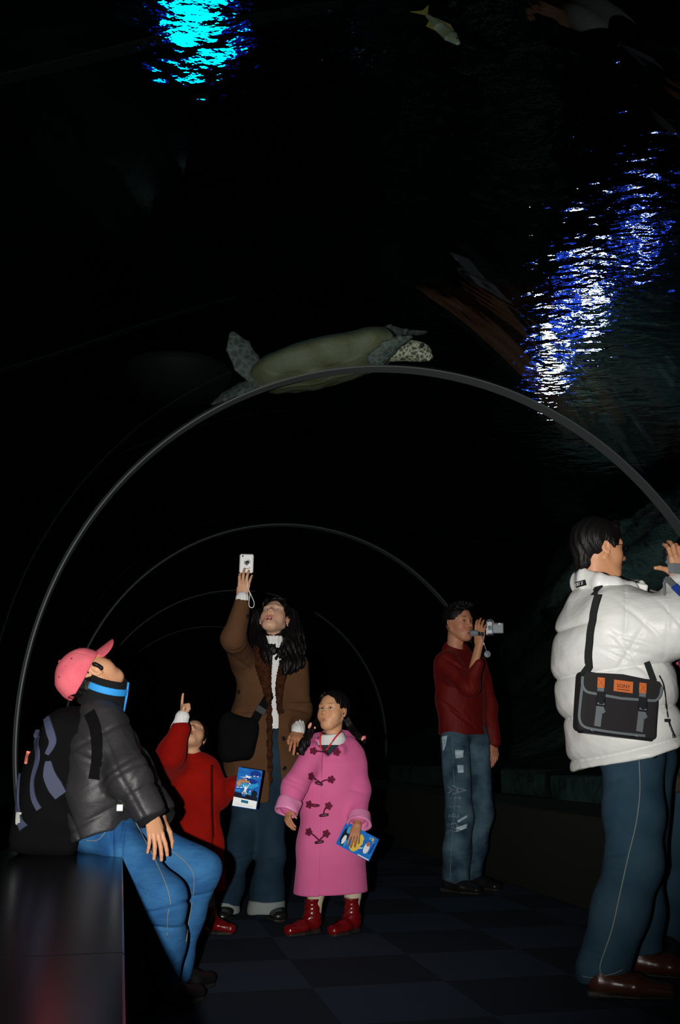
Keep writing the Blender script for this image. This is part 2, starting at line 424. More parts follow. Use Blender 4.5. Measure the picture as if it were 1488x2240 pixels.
    blend(sm(((ax - ex) / .075) ** 2 + ((z - ez - .03) / .035) ** 2, .6) * (y > .24) * (z > ez + .012), lid if lid else skin, .35)
    blend(np.clip((z - hl - .02) / .03, 0, 1), (.02, .015, .012))
    P = C0 + (P * H) @ R.T
    return P, F, col
def eyes(body, C0, R, H, look, kid=False):
    for sx in (-1, 1):
        c = C0 + R @ (A(sx * .125, .262, .012) * H); r = .058 * H; lk = nrm(R @ nrm(A(*look)))
        mb = MB(c); mb.ball((0, 0, 0), r, 0, 28, R=frame(A(0, 0, 1) if abs(lk[2]) < .9 else A(1, 0, 0), lk))
        V = np.array(mb.V); d = (V - c) / r @ lk; col = np.where((d > .86)[:, None], np.array([.03, .014, .008]), np.array([.72, .7, .68]))
        col = np.where((d > .965)[:, None], np.array([.004, .004, .004]), col)
        raw('eye', V, mb.F, M['eye'], body, smooth=[1] * len(mb.F), col=col)
REST = [(.25, .35, .25), (.3, .4, .3), (.38, .45, .3), (.45, .5, .3)]
def hand(w, fdir, dorsal, L, right, curls=REST, spread=.06, thumb=(.8, .7, -.35), tcurl=.3, arm=None, vox=.0019, skin=(.55, .30, .19), thick=1.0):
    f = nrm(fdir); z = nrm(np.asarray(dorsal) - f * (f @ np.asarray(dorsal))); x = np.cross(f, z); R = np.stack([x, f, z], 1)
    t = -1 if right else 1; s = Sdf(); T = thick
    s.seg((0, .06, 0), (t * .0, .42, -.005), (.155 * T, .085 * T), (.195 * T, .07 * T), side=(1, 0, 0), k=.05)
    s.seg((t * .08, .12, -.03), (t * .16, .30, -.035), .075 * T, .06 * T, k=.06)
    M0 = [(.145, .46), (.05, .49), (-.05, .475), (-.14, .43)]; LN = [(.215, .135, .105), (.24, .15, .11), (.22, .14, .105), (.165, .105, .095)]
    for i in range(4):
        a = spread * (1.5 - i) * t; p = A(t * M0[i][0], M0[i][1], 0); ang = 0; r = (.05, .047, .043, .036) if i < 3 else (.044, .041, .037, .031)
        s.seg((t * M0[i][0] * .6, .25, -.005), p, .06 * T, r[0] * 1.08 * T, k=.03)
        for j in range(3):
            ang += curls[i][j]; d = A(math.sin(a) * math.cos(ang), math.cos(a) * math.cos(ang), -math.sin(ang))
            q = p + d * LN[i][j]; s.seg(p, q, r[j] * T, r[j + 1] * T, k=.012 if j else .02); p = q
        s.ell(p + A(0, 0, .0) + np.array([0, 0, 0]), (r[3] * 1.02 * T,) * 3, k=.01)
    p = A(t * .13, .13, -.03); d = nrm(A(t * thumb[0], thumb[1], thumb[2])); q = p + d * .19; s.seg(p, q, .075 * T, .055 * T, k=.05)
    d2 = nrm(d + A(-t * tcurl, tcurl, -tcurl * .3)); q2 = q + d2 * .15; s.seg(q, q2, .053 * T, .05 * T, k=.02); d3 = nrm(d2 + A(-t * tcurl, tcurl, -tcurl * .3)); s.seg(q2, q2 + d3 * .10, .05 * T, .038 * T, k=.015)
    ar = A(0, -.9, 0) if arm is None else (np.asarray(arm) - w) @ R / L
    s.seg((0, .06, 0), ar, (.145 * T, .1 * T), (.17 * T, .15 * T), side=(1, 0, 0), k=.06)
    P, F = s.mesh(vox / L, pad=.05)
    col = np.tile(np.array(skin), (len(P), 1)); m = np.clip((P[:, 1] - .5) / .5, 0, 1)[:, None] * .35
    col = col * (1 - m) + np.array([skin[0] * 1.0, skin[1] * .78, skin[2] * .72]) * m
    return w + (P * L) @ R.T, F, col
def core(joints, vox=.009):
    """the parts of a body its clothes cover"""
    s = Sdf()
    for pts, rs in joints: s.path(pts, rs, k=.05)
    return s.mesh(vox)
def body(root, pieces, hidden, skin=(.55, .30, .19)):
    P, F = core(hidden); pieces = [(P, F, np.tile(np.array(skin), (len(P), 1)))] + pieces
    V, Q = merge([(p[0], p[1]) for p in pieces]); return raw('body', V, Q, M['skin'], root, col=np.concatenate([p[2] for p in pieces]))
def shoe(root, heel, toe, L, w, mt, name='shoe', high=.075, boot=None, sole=True, up=(0, 0, 1)):
    """heel and toe are points on the ground"""
    f = nrm(np.asarray(toe) - heel); R = frame(f, up); s = Sdf(); O = np.asarray(heel)
    s.seg((0, .17 * L, .046), (0, .5 * L, .045), (w * .42, high * .5), (w * .5, high * .42), side=(1, 0, 0), k=.03)
    s.seg((0, .5 * L, .04), (0, .86 * L, .03), (w * .5, high * .38), (w * .4, .024), side=(1, 0, 0), k=.03)
    s.seg((0, .16 * L, .06), (0, .2 * L, high * 1.25), w * .37, w * .35, k=.03)
    if boot: s.path([(0, .17 * L, .06), (0, .19 * L, boot * .6), (0, .2 * L, boot)], [w * .42, w * .38, w * .44], k=.03); s.cut((0, 0, boot), (0, 0, 1), .004)
    s.cut((0, 0, .012), (0, 0, -1), .004)
    if boot: s.disp = lambda p: .0018 * np.sin(p[:, 2] * 170 + 5 * p[:, 1] + 3 * np.sin(p[:, 0] * 60)) * (p[:, 2] > .04)
    P, F = s.mesh(.004); o = raw(name, O + P @ R.T, F, mt, root)
    if sole:
        k = Sdf(); k.seg((0, .14 * L, .012), (0, .55 * L, .012), (w * .42, .012), (w * .53, .012), side=(1, 0, 0), k=.01); k.seg((0, .55 * L, .012), (0, .88 * L, .012), (w * .53, .012), (w * .36, .012), side=(1, 0, 0), k=.01)
        k.box((0, .13 * L, .014), (w * .4, .12 * L, .014), rad=.012, k=.01); P, F = k.mesh(.004); raw('sole', O + P @ R.T, F, M['black_rubber'], o)
    return o
def hairmesh(name, s, C0, R, H, root, vox=.003, amp=.006, fr=70, seed=0):
    def dsp(p):
        a = np.arctan2(p[:, 0], p[:, 1] + .3); return amp * (np.sin(a * fr + 4 * np.sin(p[:, 2] * 6 + seed)) * .5 + np.sin(p[:, 0] * 43 + p[:, 1] * 29 + 2 * np.sin(p[:, 2] * 9))) 
    s.disp = dsp; P, F = s.mesh(vox / H, pad=.05); return raw(name, C0 + (P * H) @ R.T, F, M['hair'], root)
def yaw(deg): a = math.radians(deg); return A(math.cos(a), math.sin(a), 0)
# ------------------------------------------------------------------ the setting: water tunnel, floor, benches, tank
TH = math.radians(12.5); TU = A(math.cos(TH), math.sin(TH), 0); TN = A(-math.sin(TH), math.cos(TH), 0); TO = A(.36, 4.636, 0); TC, TR = .945, 1.8
def T(u, s, z): return TO + u * TU + s * TN + A(0, 0, z)
RT_ = np.stack([TU, TN, A(0, 0, 1)], 1)
M['bench'] = mat('polished_black_stone', (.004, .004, .005), .22, .4, bump=(5, .05, .01, one))
M['ledge'] = mat('dark_painted_ledge', (.02, .02, .016), .8, .2, bump=(120, .3, .002, one))
M['ring'] = mat('brushed_steel', (.06, .072, .072), .6, .3, metal=.0, bump=(60, .1, .001, one))
def carpet():
    m = bpy.data.materials.new('carpet_tiles'); m.use_nodes = True; N = m.node_tree.nodes; L = m.node_tree.links; b = N['Principled BSDF']
    tc = N.new('ShaderNodeTexCoord'); ch = N.new('ShaderNodeTexChecker'); ch.inputs['Scale'].default_value = 2.0; L.new(tc.outputs['Object'], ch.inputs[0])
    ch.inputs[1].default_value = (.036, .056, .086, 1); ch.inputs[2].default_value = (.021, .032, .045, 1)
    n = N.new('ShaderNodeTexNoise'); n.inputs['Scale'].default_value = 260; n.inputs['Detail'].default_value = 3; L.new(tc.outputs['Object'], n.inputs[0])
    mx = N.new('ShaderNodeMix'); mx.data_type = 'RGBA'; mx.blend_type = 'MULTIPLY'; mx.inputs[0].default_value = .6
    L.new(ch.outputs[0], mx.inputs[6]); L.new(n.outputs[0], mx.inputs[7]); g = N.new('ShaderNodeMix'); g.data_type = 'RGBA'; g.blend_type = 'MULTIPLY'; g.inputs[0].default_value = 1; g.inputs[7].default_value = (1.35, 1.35, 1.35, 1)
    L.new(mx.outputs[2], g.inputs[6]); L.new(g.outputs[2], b.inputs['Base Color']); b.inputs['Roughness'].default_value = .95; b.inputs['Specular IOR Level'].default_value = .1
    bp = N.new('ShaderNodeBump'); bp.inputs['Strength'].default_value = .5; bp.inputs['Distance'].default_value = .004; L.new(n.outputs[0], bp.inputs['Height']); L.new(bp.outputs[0], b.inputs['Normal']); return m
M['carpet'] = carpet()
corner = A((889.5 - 744) / FPX * 1, 0, 0)
g0 = W(889.5, 2087, 1.0); tt = CAM_H / (CAM_H - g0[2]); corner = A(g0[0] * tt, tt, 0)
fo = bpy.data.meshes.new('floor'); fo.from_pydata([(-4, -9, 0), (4, -9, 0), (4, 16, 0), (-4, 16, 0), (-4, -9, -.1), (4, -9, -.1), (4, 16, -.1), (-4, 16, -.1)], [], [(0, 1, 2, 3), (7, 6, 5, 4), (0, 4, 5, 1), (1, 5, 6, 2), (2, 6, 7, 3), (3, 7, 4, 0)])
fo.materials.append(M['carpet']); fob = bpy.data.objects.new('floor', fo); C.objects.link(fob); fob.location = corner; fob.rotation_euler = (0, 0, TH); tag(fob, kind='structure')

bz = .49
bench = thing('bench', 'long polished black bench along the left side, under the seated boy', 'bench', T(-1.6, -2, 0))
mb = MB(T(0, 0, 0), RT_)
mb.box((-1.575, -4.6, bz - .03), (.245, 2.0 - .0015, .03), 0, .004); mb.box((-1.575, -.6, bz - .03), (.245, 1.9985, .03), 0, .004); mb.box((-1.575, 7.4, bz - .03), (.245, 5.998, .03), 0, .004)
mb.build('seat_slab', [M['bench']], bench)
mb = MB(T(0, 0, 0), RT_); mb.box((-1.64, 3.4, .215), (.235, 10.0, .215), 0, .003); mb.build('bench_base', [M['bench']], bench)
mb = MB(T(0, 0, 0), RT_); mb.box((1.45, 3.4, .245), (.32, 10.0, .245), 0, .01); tag(mb.build('wall_right', [M['ledge']]), kind='structure')

def glass_mat(nm, ior):
    m = bpy.data.materials.new(nm); m.use_nodes = True; N = m.node_tree.nodes; L = m.node_tree.links; N.remove(N['Principled BSDF'])
    t = N.new('ShaderNodeBsdfTransparent'); t.inputs[0].default_value = (.93, .97, .98, 1); g = N.new('ShaderNodeBsdfGlossy'); g.inputs['Roughness'].default_value = .0; g.inputs[0].default_value = (.42, .48, .50, 1)
    f = N.new('ShaderNodeFresnel'); ge = N.new('ShaderNodeNewGeometry'); mr = N.new('ShaderNodeMapRange'); mr.inputs['To Min'].default_value = ior; mr.inputs['To Max'].default_value = 1 / ior; L.new(ge.outputs['Backfacing'], mr.inputs[0]); L.new(mr.outputs[0], f.inputs[0]); x = N.new('ShaderNodeMixShader'); L.new(f.outputs[0], x.inputs[0]); L.new(t.outputs[0], x.inputs[1]); L.new(g.outputs[0], x.inputs[2]); L.new(x.outputs[0], N['Material Output'].inputs[0]); return m
M['acrylic'] = glass_mat('clear_acrylic', 1.40); M['acrylic_wet'] = glass_mat('acrylic_against_water', 1.10)
a0 = math.asin((bz - TC) / TR); angs = np.concatenate([[a0], np.linspace(a0 + .0005, math.pi - a0 - .0005, 701), [math.pi - a0]])
def arch(r0, r1, s0, s1, ns, mts, name):
    V = []; F = []
    ss = np.concatenate([[s0], np.linspace(s0 + .001, s1 - .001, ns + 1), [s1]]); n = len(angs); ns += 2
    for r in (r0, r1):
        for s_ in ss:
            for a in angs: V.append(T(r * math.cos(a), s_, TC + r * math.sin(a)))
    o = n * (ns + 1)
    for i in range(ns):
        for j in range(n - 1):
            q = (i * n + j, i * n + j + 1, (i + 1) * n + j + 1, (i + 1) * n + j); F.append(q); F.append(tuple(o + k for k in q[::-1]))
    for j in range(n - 1):
        F.append((j, o + j, o + j + 1, j + 1)); b = ns * n; F.append((b + j, b + j + 1, o + b + j + 1, o + b + j))
    for i in range(ns):
        for j in (0, n - 1): q = (i * n + j, (i + 1) * n + j, o + (i + 1) * n + j, o + i * n + j); F.append(q if j == 0 else q[::-1])
    sm = [1] * (ns * (n - 1) * 2) + [0] * (len(F) - ns * (n - 1) * 2)
    return raw(name, V, F, mts, None, [0 if k >= ns * (n - 1) * 2 or k % 2 == 0 or not isinstance(mts, list) else 1 for k in range(len(F))], sm)
tag(arch(TR, TR + .06, -8, 13.5, 2, [M['acrylic'], M['acrylic_wet']], 'wall_acrylic_arch'), kind='structure')
for i, s_ in enumerate((-3.6, 0, 3.6, 7.2, 10.8)):
    tag(arch(TR - .008, TR - .001, s_ - .04, s_ + .04, 1, M['ring'], 'trim_%d' % (i + 1)), kind='structure')
M['black_wall'] = mat('black_wall', (.003, .003, .004), .9, .1)
mb = MB(T(0, 0, 0), RT_); mb.box((0, 13.7, 2), (8, .1, 3), 0); tag(mb.build('wall_back', [M['black_wall']]), kind='structure')

# tank: rock at both sides, water surface with its lamps above
M['rock'] = mat('tank_rock', (.02, .045, .04), .95, .1, col2=(.05, .085, .07), cs=1.6, bump=(3, 1.0, .12, one))
def rock(name, u0, u1, z0, z1, seed):
    r = np.random.RandomState(seed); nu, ns = 40, 120; V = []; F = []
    for i in range(nu + 1):
        for j in range(ns + 1):
            t = i / nu; u = u0 + (u1 - u0) * t ** .7; z = z0 + (z1 - z0) * t ** 1.6; s_ = -7 + 21 * j / ns
            d = sum(math.sin(f * s_ + 2.1 * f * z * .6 + p) * a for f, p, a in ((.9, seed, .25), (2.3, 1.3 * seed, .14), (5.1, 2.2, .07), (9.7, .4, .03)))
            V.append(T(u + d * (1 if u0 > 0 else -1), s_, z + .5 * d * t))
    for i in range(nu):
        for j in range(ns): q = (i * (ns + 1) + j, i * (ns + 1) + j + 1, (i + 1) * (ns + 1) + j + 1, (i + 1) * (ns + 1) + j); F.append(q if u0 > 0 else q[::-1])
    o = raw(name, V, F, M['rock']); tag(o, kind='structure')
    md = o.modifiers.new('thickness', 'SOLIDIFY'); md.thickness = .3; md.offset = -1
rock('wall_rock_right', 2.2, 7.5, .35, 4.9, 3); rock('wall_rock_left', -2.2, -6.5, .35, 4.9, 5)

def water_mat():
    m = bpy.data.materials.new('water_surface'); m.use_nodes = True; N = m.node_tree.nodes; L = m.node_tree.links; N.remove(N['Principled BSDF'])
    g = N.new('ShaderNodeBsdfGlossy'); g.inputs['Roughness'].default_value = 0.0; g.inputs[0].default_value = (.85, .9, .95, 1)
    tc = N.new('ShaderNodeTexCoord'); last = None
    for sc, dist, det, st in WAVES:
        mp = N.new('ShaderNodeMapping'); mp.inputs['Rotation'].default_value = (0, 0, .5); mp.inputs['Scale'].default_value = st; L.new(tc.outputs['Object'], mp.inputs[0])
        n = N.new('ShaderNodeTexNoise'); n.inputs['Scale'].default_value = sc; n.inputs['Detail'].default_value = det; L.new(mp.outputs[0], n.inputs[0])
        b = N.new('ShaderNodeBump'); b.inputs['Strength'].default_value = 1; b.inputs['Distance'].default_value = dist; L.new(n.outputs[0], b.inputs['Height'])
        if last: L.new(last, b.inputs['Normal'])
        last = b.outputs[0]
    L.new(last, g.inputs['Normal']); L.new(g.outputs[0], N['Material Output'].inputs[0]); return m
WAVES = ((2.2, .026, 2, (1, 1.7, 1)), (7.0, .007, 3, (1, 1.5, 1)))
M['water'] = water_mat(); WZ = 5.2
mb = MB(T(0, 0, 0), RT_); mb.box((0, 6, WZ + .05), (12, 16, .05), 0); tag(mb.build('water_surface', [M['water']]), kind='structure')
M['lamp_black'] = mat('lamp_housing', (.01, .01, .01), .7, .2)
def lamp(name, label, P, r, core, rc, halo, up=(0, 0, 1)):
    t = thing(name, label, 'lamp', P, 'underwater lamps in the tank'); u = nrm(up); R = frame(A(1, .01, 0) if abs(u[0]) < .9 else A(0, 1, 0), u); R = np.stack([R[:, 0], R[:, 2], -R[:, 1]], 1)
    mb = MB(P, R); mb.lathe([(r * .3, -.22), (r * .75, -.16), (r * 1.02, -.02), (r * 1.05, .03), (r, .03), (r, .0), (.001, .0)], 0, 32); mb.build('housing', [M['lamp_black']], t)
    mb = MB(P, R); mb.lathe([(r * .99, .004), (r * .99, .012), (.001, .012)], 0, 32); mb.build('reflector_glow', [mat(name + '_glow', (0, 0, 0), emit=halo)], t)
    mb = MB(P, R); mb.lathe([(rc, .013), (rc, .024), (.001, .024)], 0, 32); mb.build('bulb_glass', [mat(name + '_core', (0, 0, 0), emit=core)], t)
def lamp_at(px, py, z):
    """place under the water whose mirror image in the surface shows at (px, py)"""
    d = W(px, py, 1.0) - A(0, 0, CAM_H); k = ((WZ - CAM_H) + (WZ - z)) / d[2]; return A(d[0] * k, d[1] * k, z)
lamp('underwater_lamp', 'large blue-white tank lamp on the right, middle of the row of three', lamp_at(1292, 655, 2.6), .52, ((1, 1, .8), 26), .14, ((.03, .10, 1), 1.6))
lamp('underwater_lamp', 'blue-white tank lamp on the right, nearest the far end of its row', lamp_at(1208, 780, 3.0), .40, ((1, 1, .8), 26), .20, ((.02, .12, 1), 1.6))
lamp('underwater_lamp', 'small blue tank lamp on the right, nearest the camera in its row', lamp_at(1405, 510, 2.6), .34, ((1, 1, .8), 16), .06, ((.03, .10, 1), 1.0))
lamp('underwater_lamp', 'round cyan lamp in the tank at the upper left, wavering on the water', lamp_at(425, 42, 3.6), .38, ((0, .9, 1), 8), .27, ((.0, .02, .6), .5))
# ------------------------------------------------------------------ cloth materials
M['denim_bright'] = mat('blue_denim', (.015, .085, .235), .85, .2, col2=(.034, .145, .32), cs=9, weave=(170, .1, .0012, 'DIAGONAL'), bump=[(14, .5, .012, (1, 1, 3)), (300, .3, .001, one)])
M['denim_dark'] = mat('dark_denim', (.006, .020, .036), .88, .2, col2=(.014, .036, .058), cs=7, weave=(170, .08, .001, 'DIAGONAL'), bump=[(12, .4, .01, (1, 1, 2)), (300, .3, .001, one)])
M['denim_fade'] = mat('faded_denim', (.010, .030, .055), .85, .2, col2=(.075, .14, .18), cs=7, weave=(170, .08, .001, 'DIAGONAL'), bump=[(16, .6, .012, (1, 1, 3)), (300, .3, .001, one)])
M['thread'] = mat('seam_thread', (.20, .22, .20), .8, .2)
M['nylon_black'] = mat('black_nylon', (.026, .025, .027), .52, .4, bump=[(16, .45, .010, (1, 1, 1.6)), (300, .3, .001, one)])
M['rib_black'] = mat('black_rib_knit', (.008, .008, .009), .9, .2, weave=(90, .5, .0015, 'Z'))
M['stripe_blue'] = mat('bright_blue_trim', (.03, .30, .72), .7, .3)
M['cap'] = mat('faded_red_cotton', (.62, .075, .115), .85, .2, col2=(.80, .16, .20), cs=7, bump=[(400, .3, .001, one), (18, .4, .006, one)])
M['pack_black'] = mat('black_pack_cloth', (.003, .003, .0035), .9, .1, bump=[(12, .6, .015, one), (400, .4, .001, one)])
M['pack_blue'] = mat('slate_blue_panel', (.045, .055, .10), .7, .3, bump=(300, .4, .001, one))
M['reflector'] = mat('reflective_tab', (.9, .9, .8), .3, .8, metal=.3)
M['suede_red'] = mat('red_suede', (.20, .003, .002), .95, .1, col2=(.30, .007, .003), cs=5, sheen=.4, bump=[(10, .6, .02, one), (260, .6, .003, one)])
M['brown_wool'] = mat('brown_brushed_cotton', (.085, .038, .017), .95, .15, col2=(.10, .048, .022), cs=4, bump=[(9, .6, .02, one), (300, .5, .0015, one)])
M['gap_shade'] = mat('dark_red_gap_shade', (.05, .004, .003), .95, .1, bump=(90, 1, .01, one))  # dark colour standing in for shade in the red coat's opening
M['fur_brown'] = mat('brown_pile', (.075, .022, .008), .95, .1, col2=(.028, .011, .006), cs=45, bump=[(70, 1, .012, one), (200, 1, .004, one)])
M['pink_wool'] = mat('pink_wool', (.66, .125, .30), .92, .2, col2=(.72, .15, .34), cs=5, sheen=.25, bump=[(350, .5, .0015, one), (7, .4, .015, one)])
M['pink_satin'] = mat('pink_satin', (.78, .26, .48), .38, .5, bump=(20, .5, .008, one))
M['maroon'] = mat('maroon_felt', (.13, .006, .03), .8, .3)
M['horn'] = mat('dark_toggle_wood', (.06, .008, .02), .4, .5)
M['red_patent'] = mat('red_patent_leather', (.15, .004, .005), .24, .5, coat=.3, bump=(30, .5, .006, one))
M['tights'] = mat('cream_tights', (.55, .47, .33), .85, .2, bump=(300, .4, .001, one))
M['red_velour'] = mat('dark_red_velour', (.115, .003, .002), .7, .25, sheen=.35, bump=[(8, .7, .03, (1, 1, .6)), (350, .3, .001, one)])
M['leather_black'] = mat('black_leather', (.010, .010, .010), .28, .5, bump=(50, .3, .003, one))
M['shoe_shaded'] = mat('shaded_black_shoe', (.006, .006, .006), .6, .2)  # boy's shoes: the bench's shadow is put into this darker black
M['leather_brown'] = mat('dark_brown_leather', (.055, .018, .010), .30, .5, bump=(40, .4, .003, one))
M['puffer'] = mat('white_nylon', (.80, .81, .77), .42, .4, bump=[(13, .28, .010, (1, 1, 2.2)), (5, .3, .03, one)])
M['bag_cloth'] = mat('charcoal_canvas', (.022, .020, .021), .9, .2, bump=(500, .6, .001, one))
M['webbing'] = mat('black_webbing', (.02, .025, .022), .8, .3, weave=(160, .8, .002, 'Z'))
M['piping'] = mat('grey_piping', (.13, .15, .16), .7, .3)
M['patch'] = mat('orange_leather', (.62, .15, .035), .6, .3, bump=(200, .3, .001, one))
M['print_dark'] = mat('dark_print', (.05, .012, .01), .7, .2)
M['cuff_grey'] = mat('pale_denim_inside', (.22, .25, .24), .9, .2, bump=(300, .5, .001, one))

SK1, SK2, SK3 = (.58, .29, .155), (.62, .34, .20), (.50, .22, .11)

# ------------------------------------------------------------------ boy sitting on the bench, leaning his head far back
boy = thing('person', 'boy in pink cap and black quilted jacket sitting on the bench, looking straight up', 'person', T(-1.2, -1.05, 0))
hc = W(199, 1480, 3.55); hR = frame((.34, .50, .78), (-.82, -.25, .38)); hH = .225
shn, shf = W(226, 1583, 3.43), W(222, 1580, 3.72)
eln, wrn = W(281, 1700, 3.37), W(330, 1782, 3.37)
elf, wrf = W(285, 1690, 3.74), W(352, 1785, 3.62)
hipn, hipf = W(240, 1820, 3.50), W(238, 1800, 3.66)
knn, knf = W(357, 1965, 3.35), W(436, 1902, 3.62)
ann, anf = W(356, 2135, 3.46), W(384, 2125, 3.66)
chest, pelv, nk = W(225, 1640, 3.56), W(215, 1800, 3.56), W(222, 1550, 3.56)
hd = head(hc, hR, hH, W(222, 1535, 3.56), nr=.22, kid=True, male=True, skin=SK1)
h1 = hand(wrn, W(350, 1862, 3.33) - wrn, A(.55, -.8, .35), .155, True, curls=[(.15, .25, .2), (.2, .25, .2), (.25, .3, .2), (.3, .3, .2)], spread=.11, thumb=(.35, .9, -.25), arm=eln, skin=SK1)
h2 = hand(wrf, W(385, 1850, 3.60) - wrf, A(.6, .3, .6), .155, False, arm=elf, skin=SK1)
bb = body(boy, [hd, h1, h2], [([nk, chest, pelv], [.07, .10, .10]), ([hipn, knn, ann], [.05, .035, .03]), ([hipf, knf, W(408, 2010, 3.66), anf], [.05, .035, .03, .03]), ([shn + A(0, .03, -.03), eln], [.03, .03]), ([shf, elf], [.03, .03])], SK1)
eyes(bb, hc, hR, hH, (0, .9, .3))
s = Sdf(); s.ell((0, -.05, .12), (.31, .38, .30), k=.02); s.cut((0, .23, .1), (0, 1, -.25), .02); s.cut((0, 0, -.26), (0, -.3, -1), .02); s.ell((0, .2, -.22), (.5, .22, .2), op='s', k=.02)
s.ell((0, -.20, -.06), (.29, .22, .22), k=.03); s.seg((.315, .05, .05), (.31, .06, -.08), .035, k=.02); s.seg((-.315, .05, .05), (-.31, .06, -.08), .035, k=.02)
hairmesh('hair', s, hc, hR, hH, boy)
# cap
s = Sdf(); s.ell((0, -.06, .15), (.375, .455, .40), k=.02); s.ell((0, -.06, .15), (.35, .43, .375), op='s', k=.01); s.cut((0, 0, .08), (0, .10, -1), .015)
s.ell((0, -.46, .02), (.12, .1, .10), op='s', k=.02); s.disp = lambda p: .006 * np.exp(-(np.abs(np.sin(3 * np.arctan2(p[:, 0], p[:, 1] + .06))) / .06) ** 2) * np.clip((p[:, 2] - .1) / .1, 0, 1) + .004 * np.sin(p[:, 2] * 22 + p[:, 1] * 9)
P, F = s.mesh(.010, .06); cp = raw('cap', hc + (P * hH) @ hR.T, F, M['cap'], boy)
V = []; F = []; nu, nv_ = 25, 9
for sg in (1, -1):
    for a in range(nu):
        u = math.sin((a / (nu - 1) - .5) * math.pi)
        for b in range(nv_):
            x = .315 * u; y = .24 + (.02 + .50 * math.sqrt(max(0, 1 - u * u))) * b / (nv_ - 1); V.append(hc + hR @ A(x, y, .20 - .30 * (y - .30) - 2.1 * x * x + sg * .010) * hH)
N2 = nu * nv_
for a in range(nu - 1):
    for b in range(nv_ - 1): q = (a * nv_ + b, (a + 1) * nv_ + b, (a + 1) * nv_ + b + 1, a * nv_ + b + 1); F.append(q); F.append(tuple(k + N2 for k in q[::-1]))
    for b in (0, nv_ - 1): q = (a * nv_ + b, a * nv_ + b + N2, (a + 1) * nv_ + b + N2, (a + 1) * nv_ + b); F.append(q if b == 0 else q[::-1])
for a in (0, nu - 1):
    for b in range(nv_ - 1): q = (a * nv_ + b, a * nv_ + b + 1, a * nv_ + b + 1 + N2, a * nv_ + b + N2); F.append(q if a == 0 else q[::-1])
raw('bill', V, F, M['cap'], cp)
mb = MB(hc, hR * hH); mb.ball((0, -.06, .555), (.03, .03, .016)); mb.build('button', [M['cap']], cp)
for k in range(6):
    a = math.pi / 6 + k * math.pi / 3; mb = MB(hc, hR * hH); d = A(math.sin(a) * .375 * .78, math.cos(a) * .455 * .78, .40 * .63); mb.ball(A(0, -.06, .15) + d, .014, 0, 10); mb.build('eyelet', [M['maroon']], cp)
# jacket
s = Sdf(); Y = (0, 1, 0)
s.path([nk + A(0, 0, -.02), chest, W(222, 1730, 3.56), W(226, 1815, 3.56)], [(.13, .075), (.19, .115), (.185, .12), (.185, .125)], side=Y, k=.05)
s.seg(shn + A(0, .04, 0), eln, .072, .067, k=.05).seg(eln, wrn + (eln - wrn) * .12, .067, .058, k=.05)
s.seg(shf, elf, .082, .075, k=.05).seg(elf, wrf + (elf - wrf) * .12, .075, .062, k=.05)
s.cut(W(240, 1817, 3.56), (.32, 0, -.94), .008)
fold = ridge(3, 5, (26, 26, 38), .006); cr = rings([(eln, eln - shn, .09), (eln + A(-.03, 0, .03), wrn - eln, .08), (eln + A(.02, 0, -.03), A(1, 0, -.5), .08), (chest + A(0, -.12, -.03), A(.4, 0, 1), .12), (chest + A(-.02, -.12, .03), A(.8, 0, 1), .12)], .008, .007)
def quilt(p):
    u = (p[:, 0] * .9 + p[:, 2] * .55) * 13; v = (p[:, 2] * .9 - p[:, 0] * .5) * 13
    return .0045 * (np.exp(-(np.sin(u) / .10) ** 2) + np.exp(-(np.sin(v) / .10) ** 2))
s.disp = lambda p: fold(p) + cr(p) + quilt(p); jk = sobj('jacket', s, .0042, M['nylon_black'], boy); jkS = s
# collar, cuffs
cb, ct = W(220, 1545, 3.56), W(240, 1480, 3.54)
def band(name, a, b, ra, rb, th, mt, parent, vox=.0032, side=Y, dsp=None):
    s = Sdf(); s.seg(a, b, ra, rb, side=side); ax = nrm(b - a); s.seg(a - ax * .1, b + ax * .1, tuple(q - th for q in ra), tuple(q - th for q in rb), side=side, op='s', k=.004)
    s.cut(b, ax, .004); s.cut(a, -ax, .004); s.disp = dsp; return sobj(name, s, vox, mt, parent)
col_ = band('collar', cb, ct, (.098, .088), (.082, .070), .012, M['rib_black'], boy)
c1, c2 = cb + (ct - cb) * .56, cb + (ct - cb) * .80
band('collar_stripe', c1, c2, (.0925, .0820), (.0893, .0780), .006, M['stripe_blue'], col_, .0028)
mb = MB(); fx = nrm(np.cross(A(0, 1, 0), ct - cb)); fx = fx if fx[0] > 0 else -fx; mb.tube([ct + fx * .072, c1 + fx * .081, cb + fx * .088], .0045, 0, 8); mb.build('collar_zip', [M['stripe_blue']], col_)
ax = nrm(wrn - eln); cuf = band('cuff', wrn - ax * .045, wrn + ax * .022, (.058, .054), (.050, .045), .008, M['rib_black'], boy, side=np.cross(ax, A(0, 1, 0)), vox=.003)
band('cuff_stripe', wrn - ax * .022, wrn - ax * .004, (.0562, .0522), (.0535, .0492), .004, M['stripe_blue'], cuf, .0026, side=np.cross(ax, A(0, 1, 0)))
ax = nrm(wrf - elf); band('cuff', wrf - ax * .045, wrf + ax * .022, (.056, .052), (.048, .044), .008, M['rib_black'], boy, side=np.cross(ax, A(0, 1, 0)), vox=.004)
mb = MB(); mb.tube([W(262, 1715, 3.42), W(264, 1745, 3.41), W(262, 1772, 3.40)], .010, 0, flat=.002, nv=A(0, -1, 0)); mb.box(W(262, 1767, 3.395), (.011, .002, .011), 1, .002); mb.build('zip_pull', [M['webbing'], M['reflector']], jk)
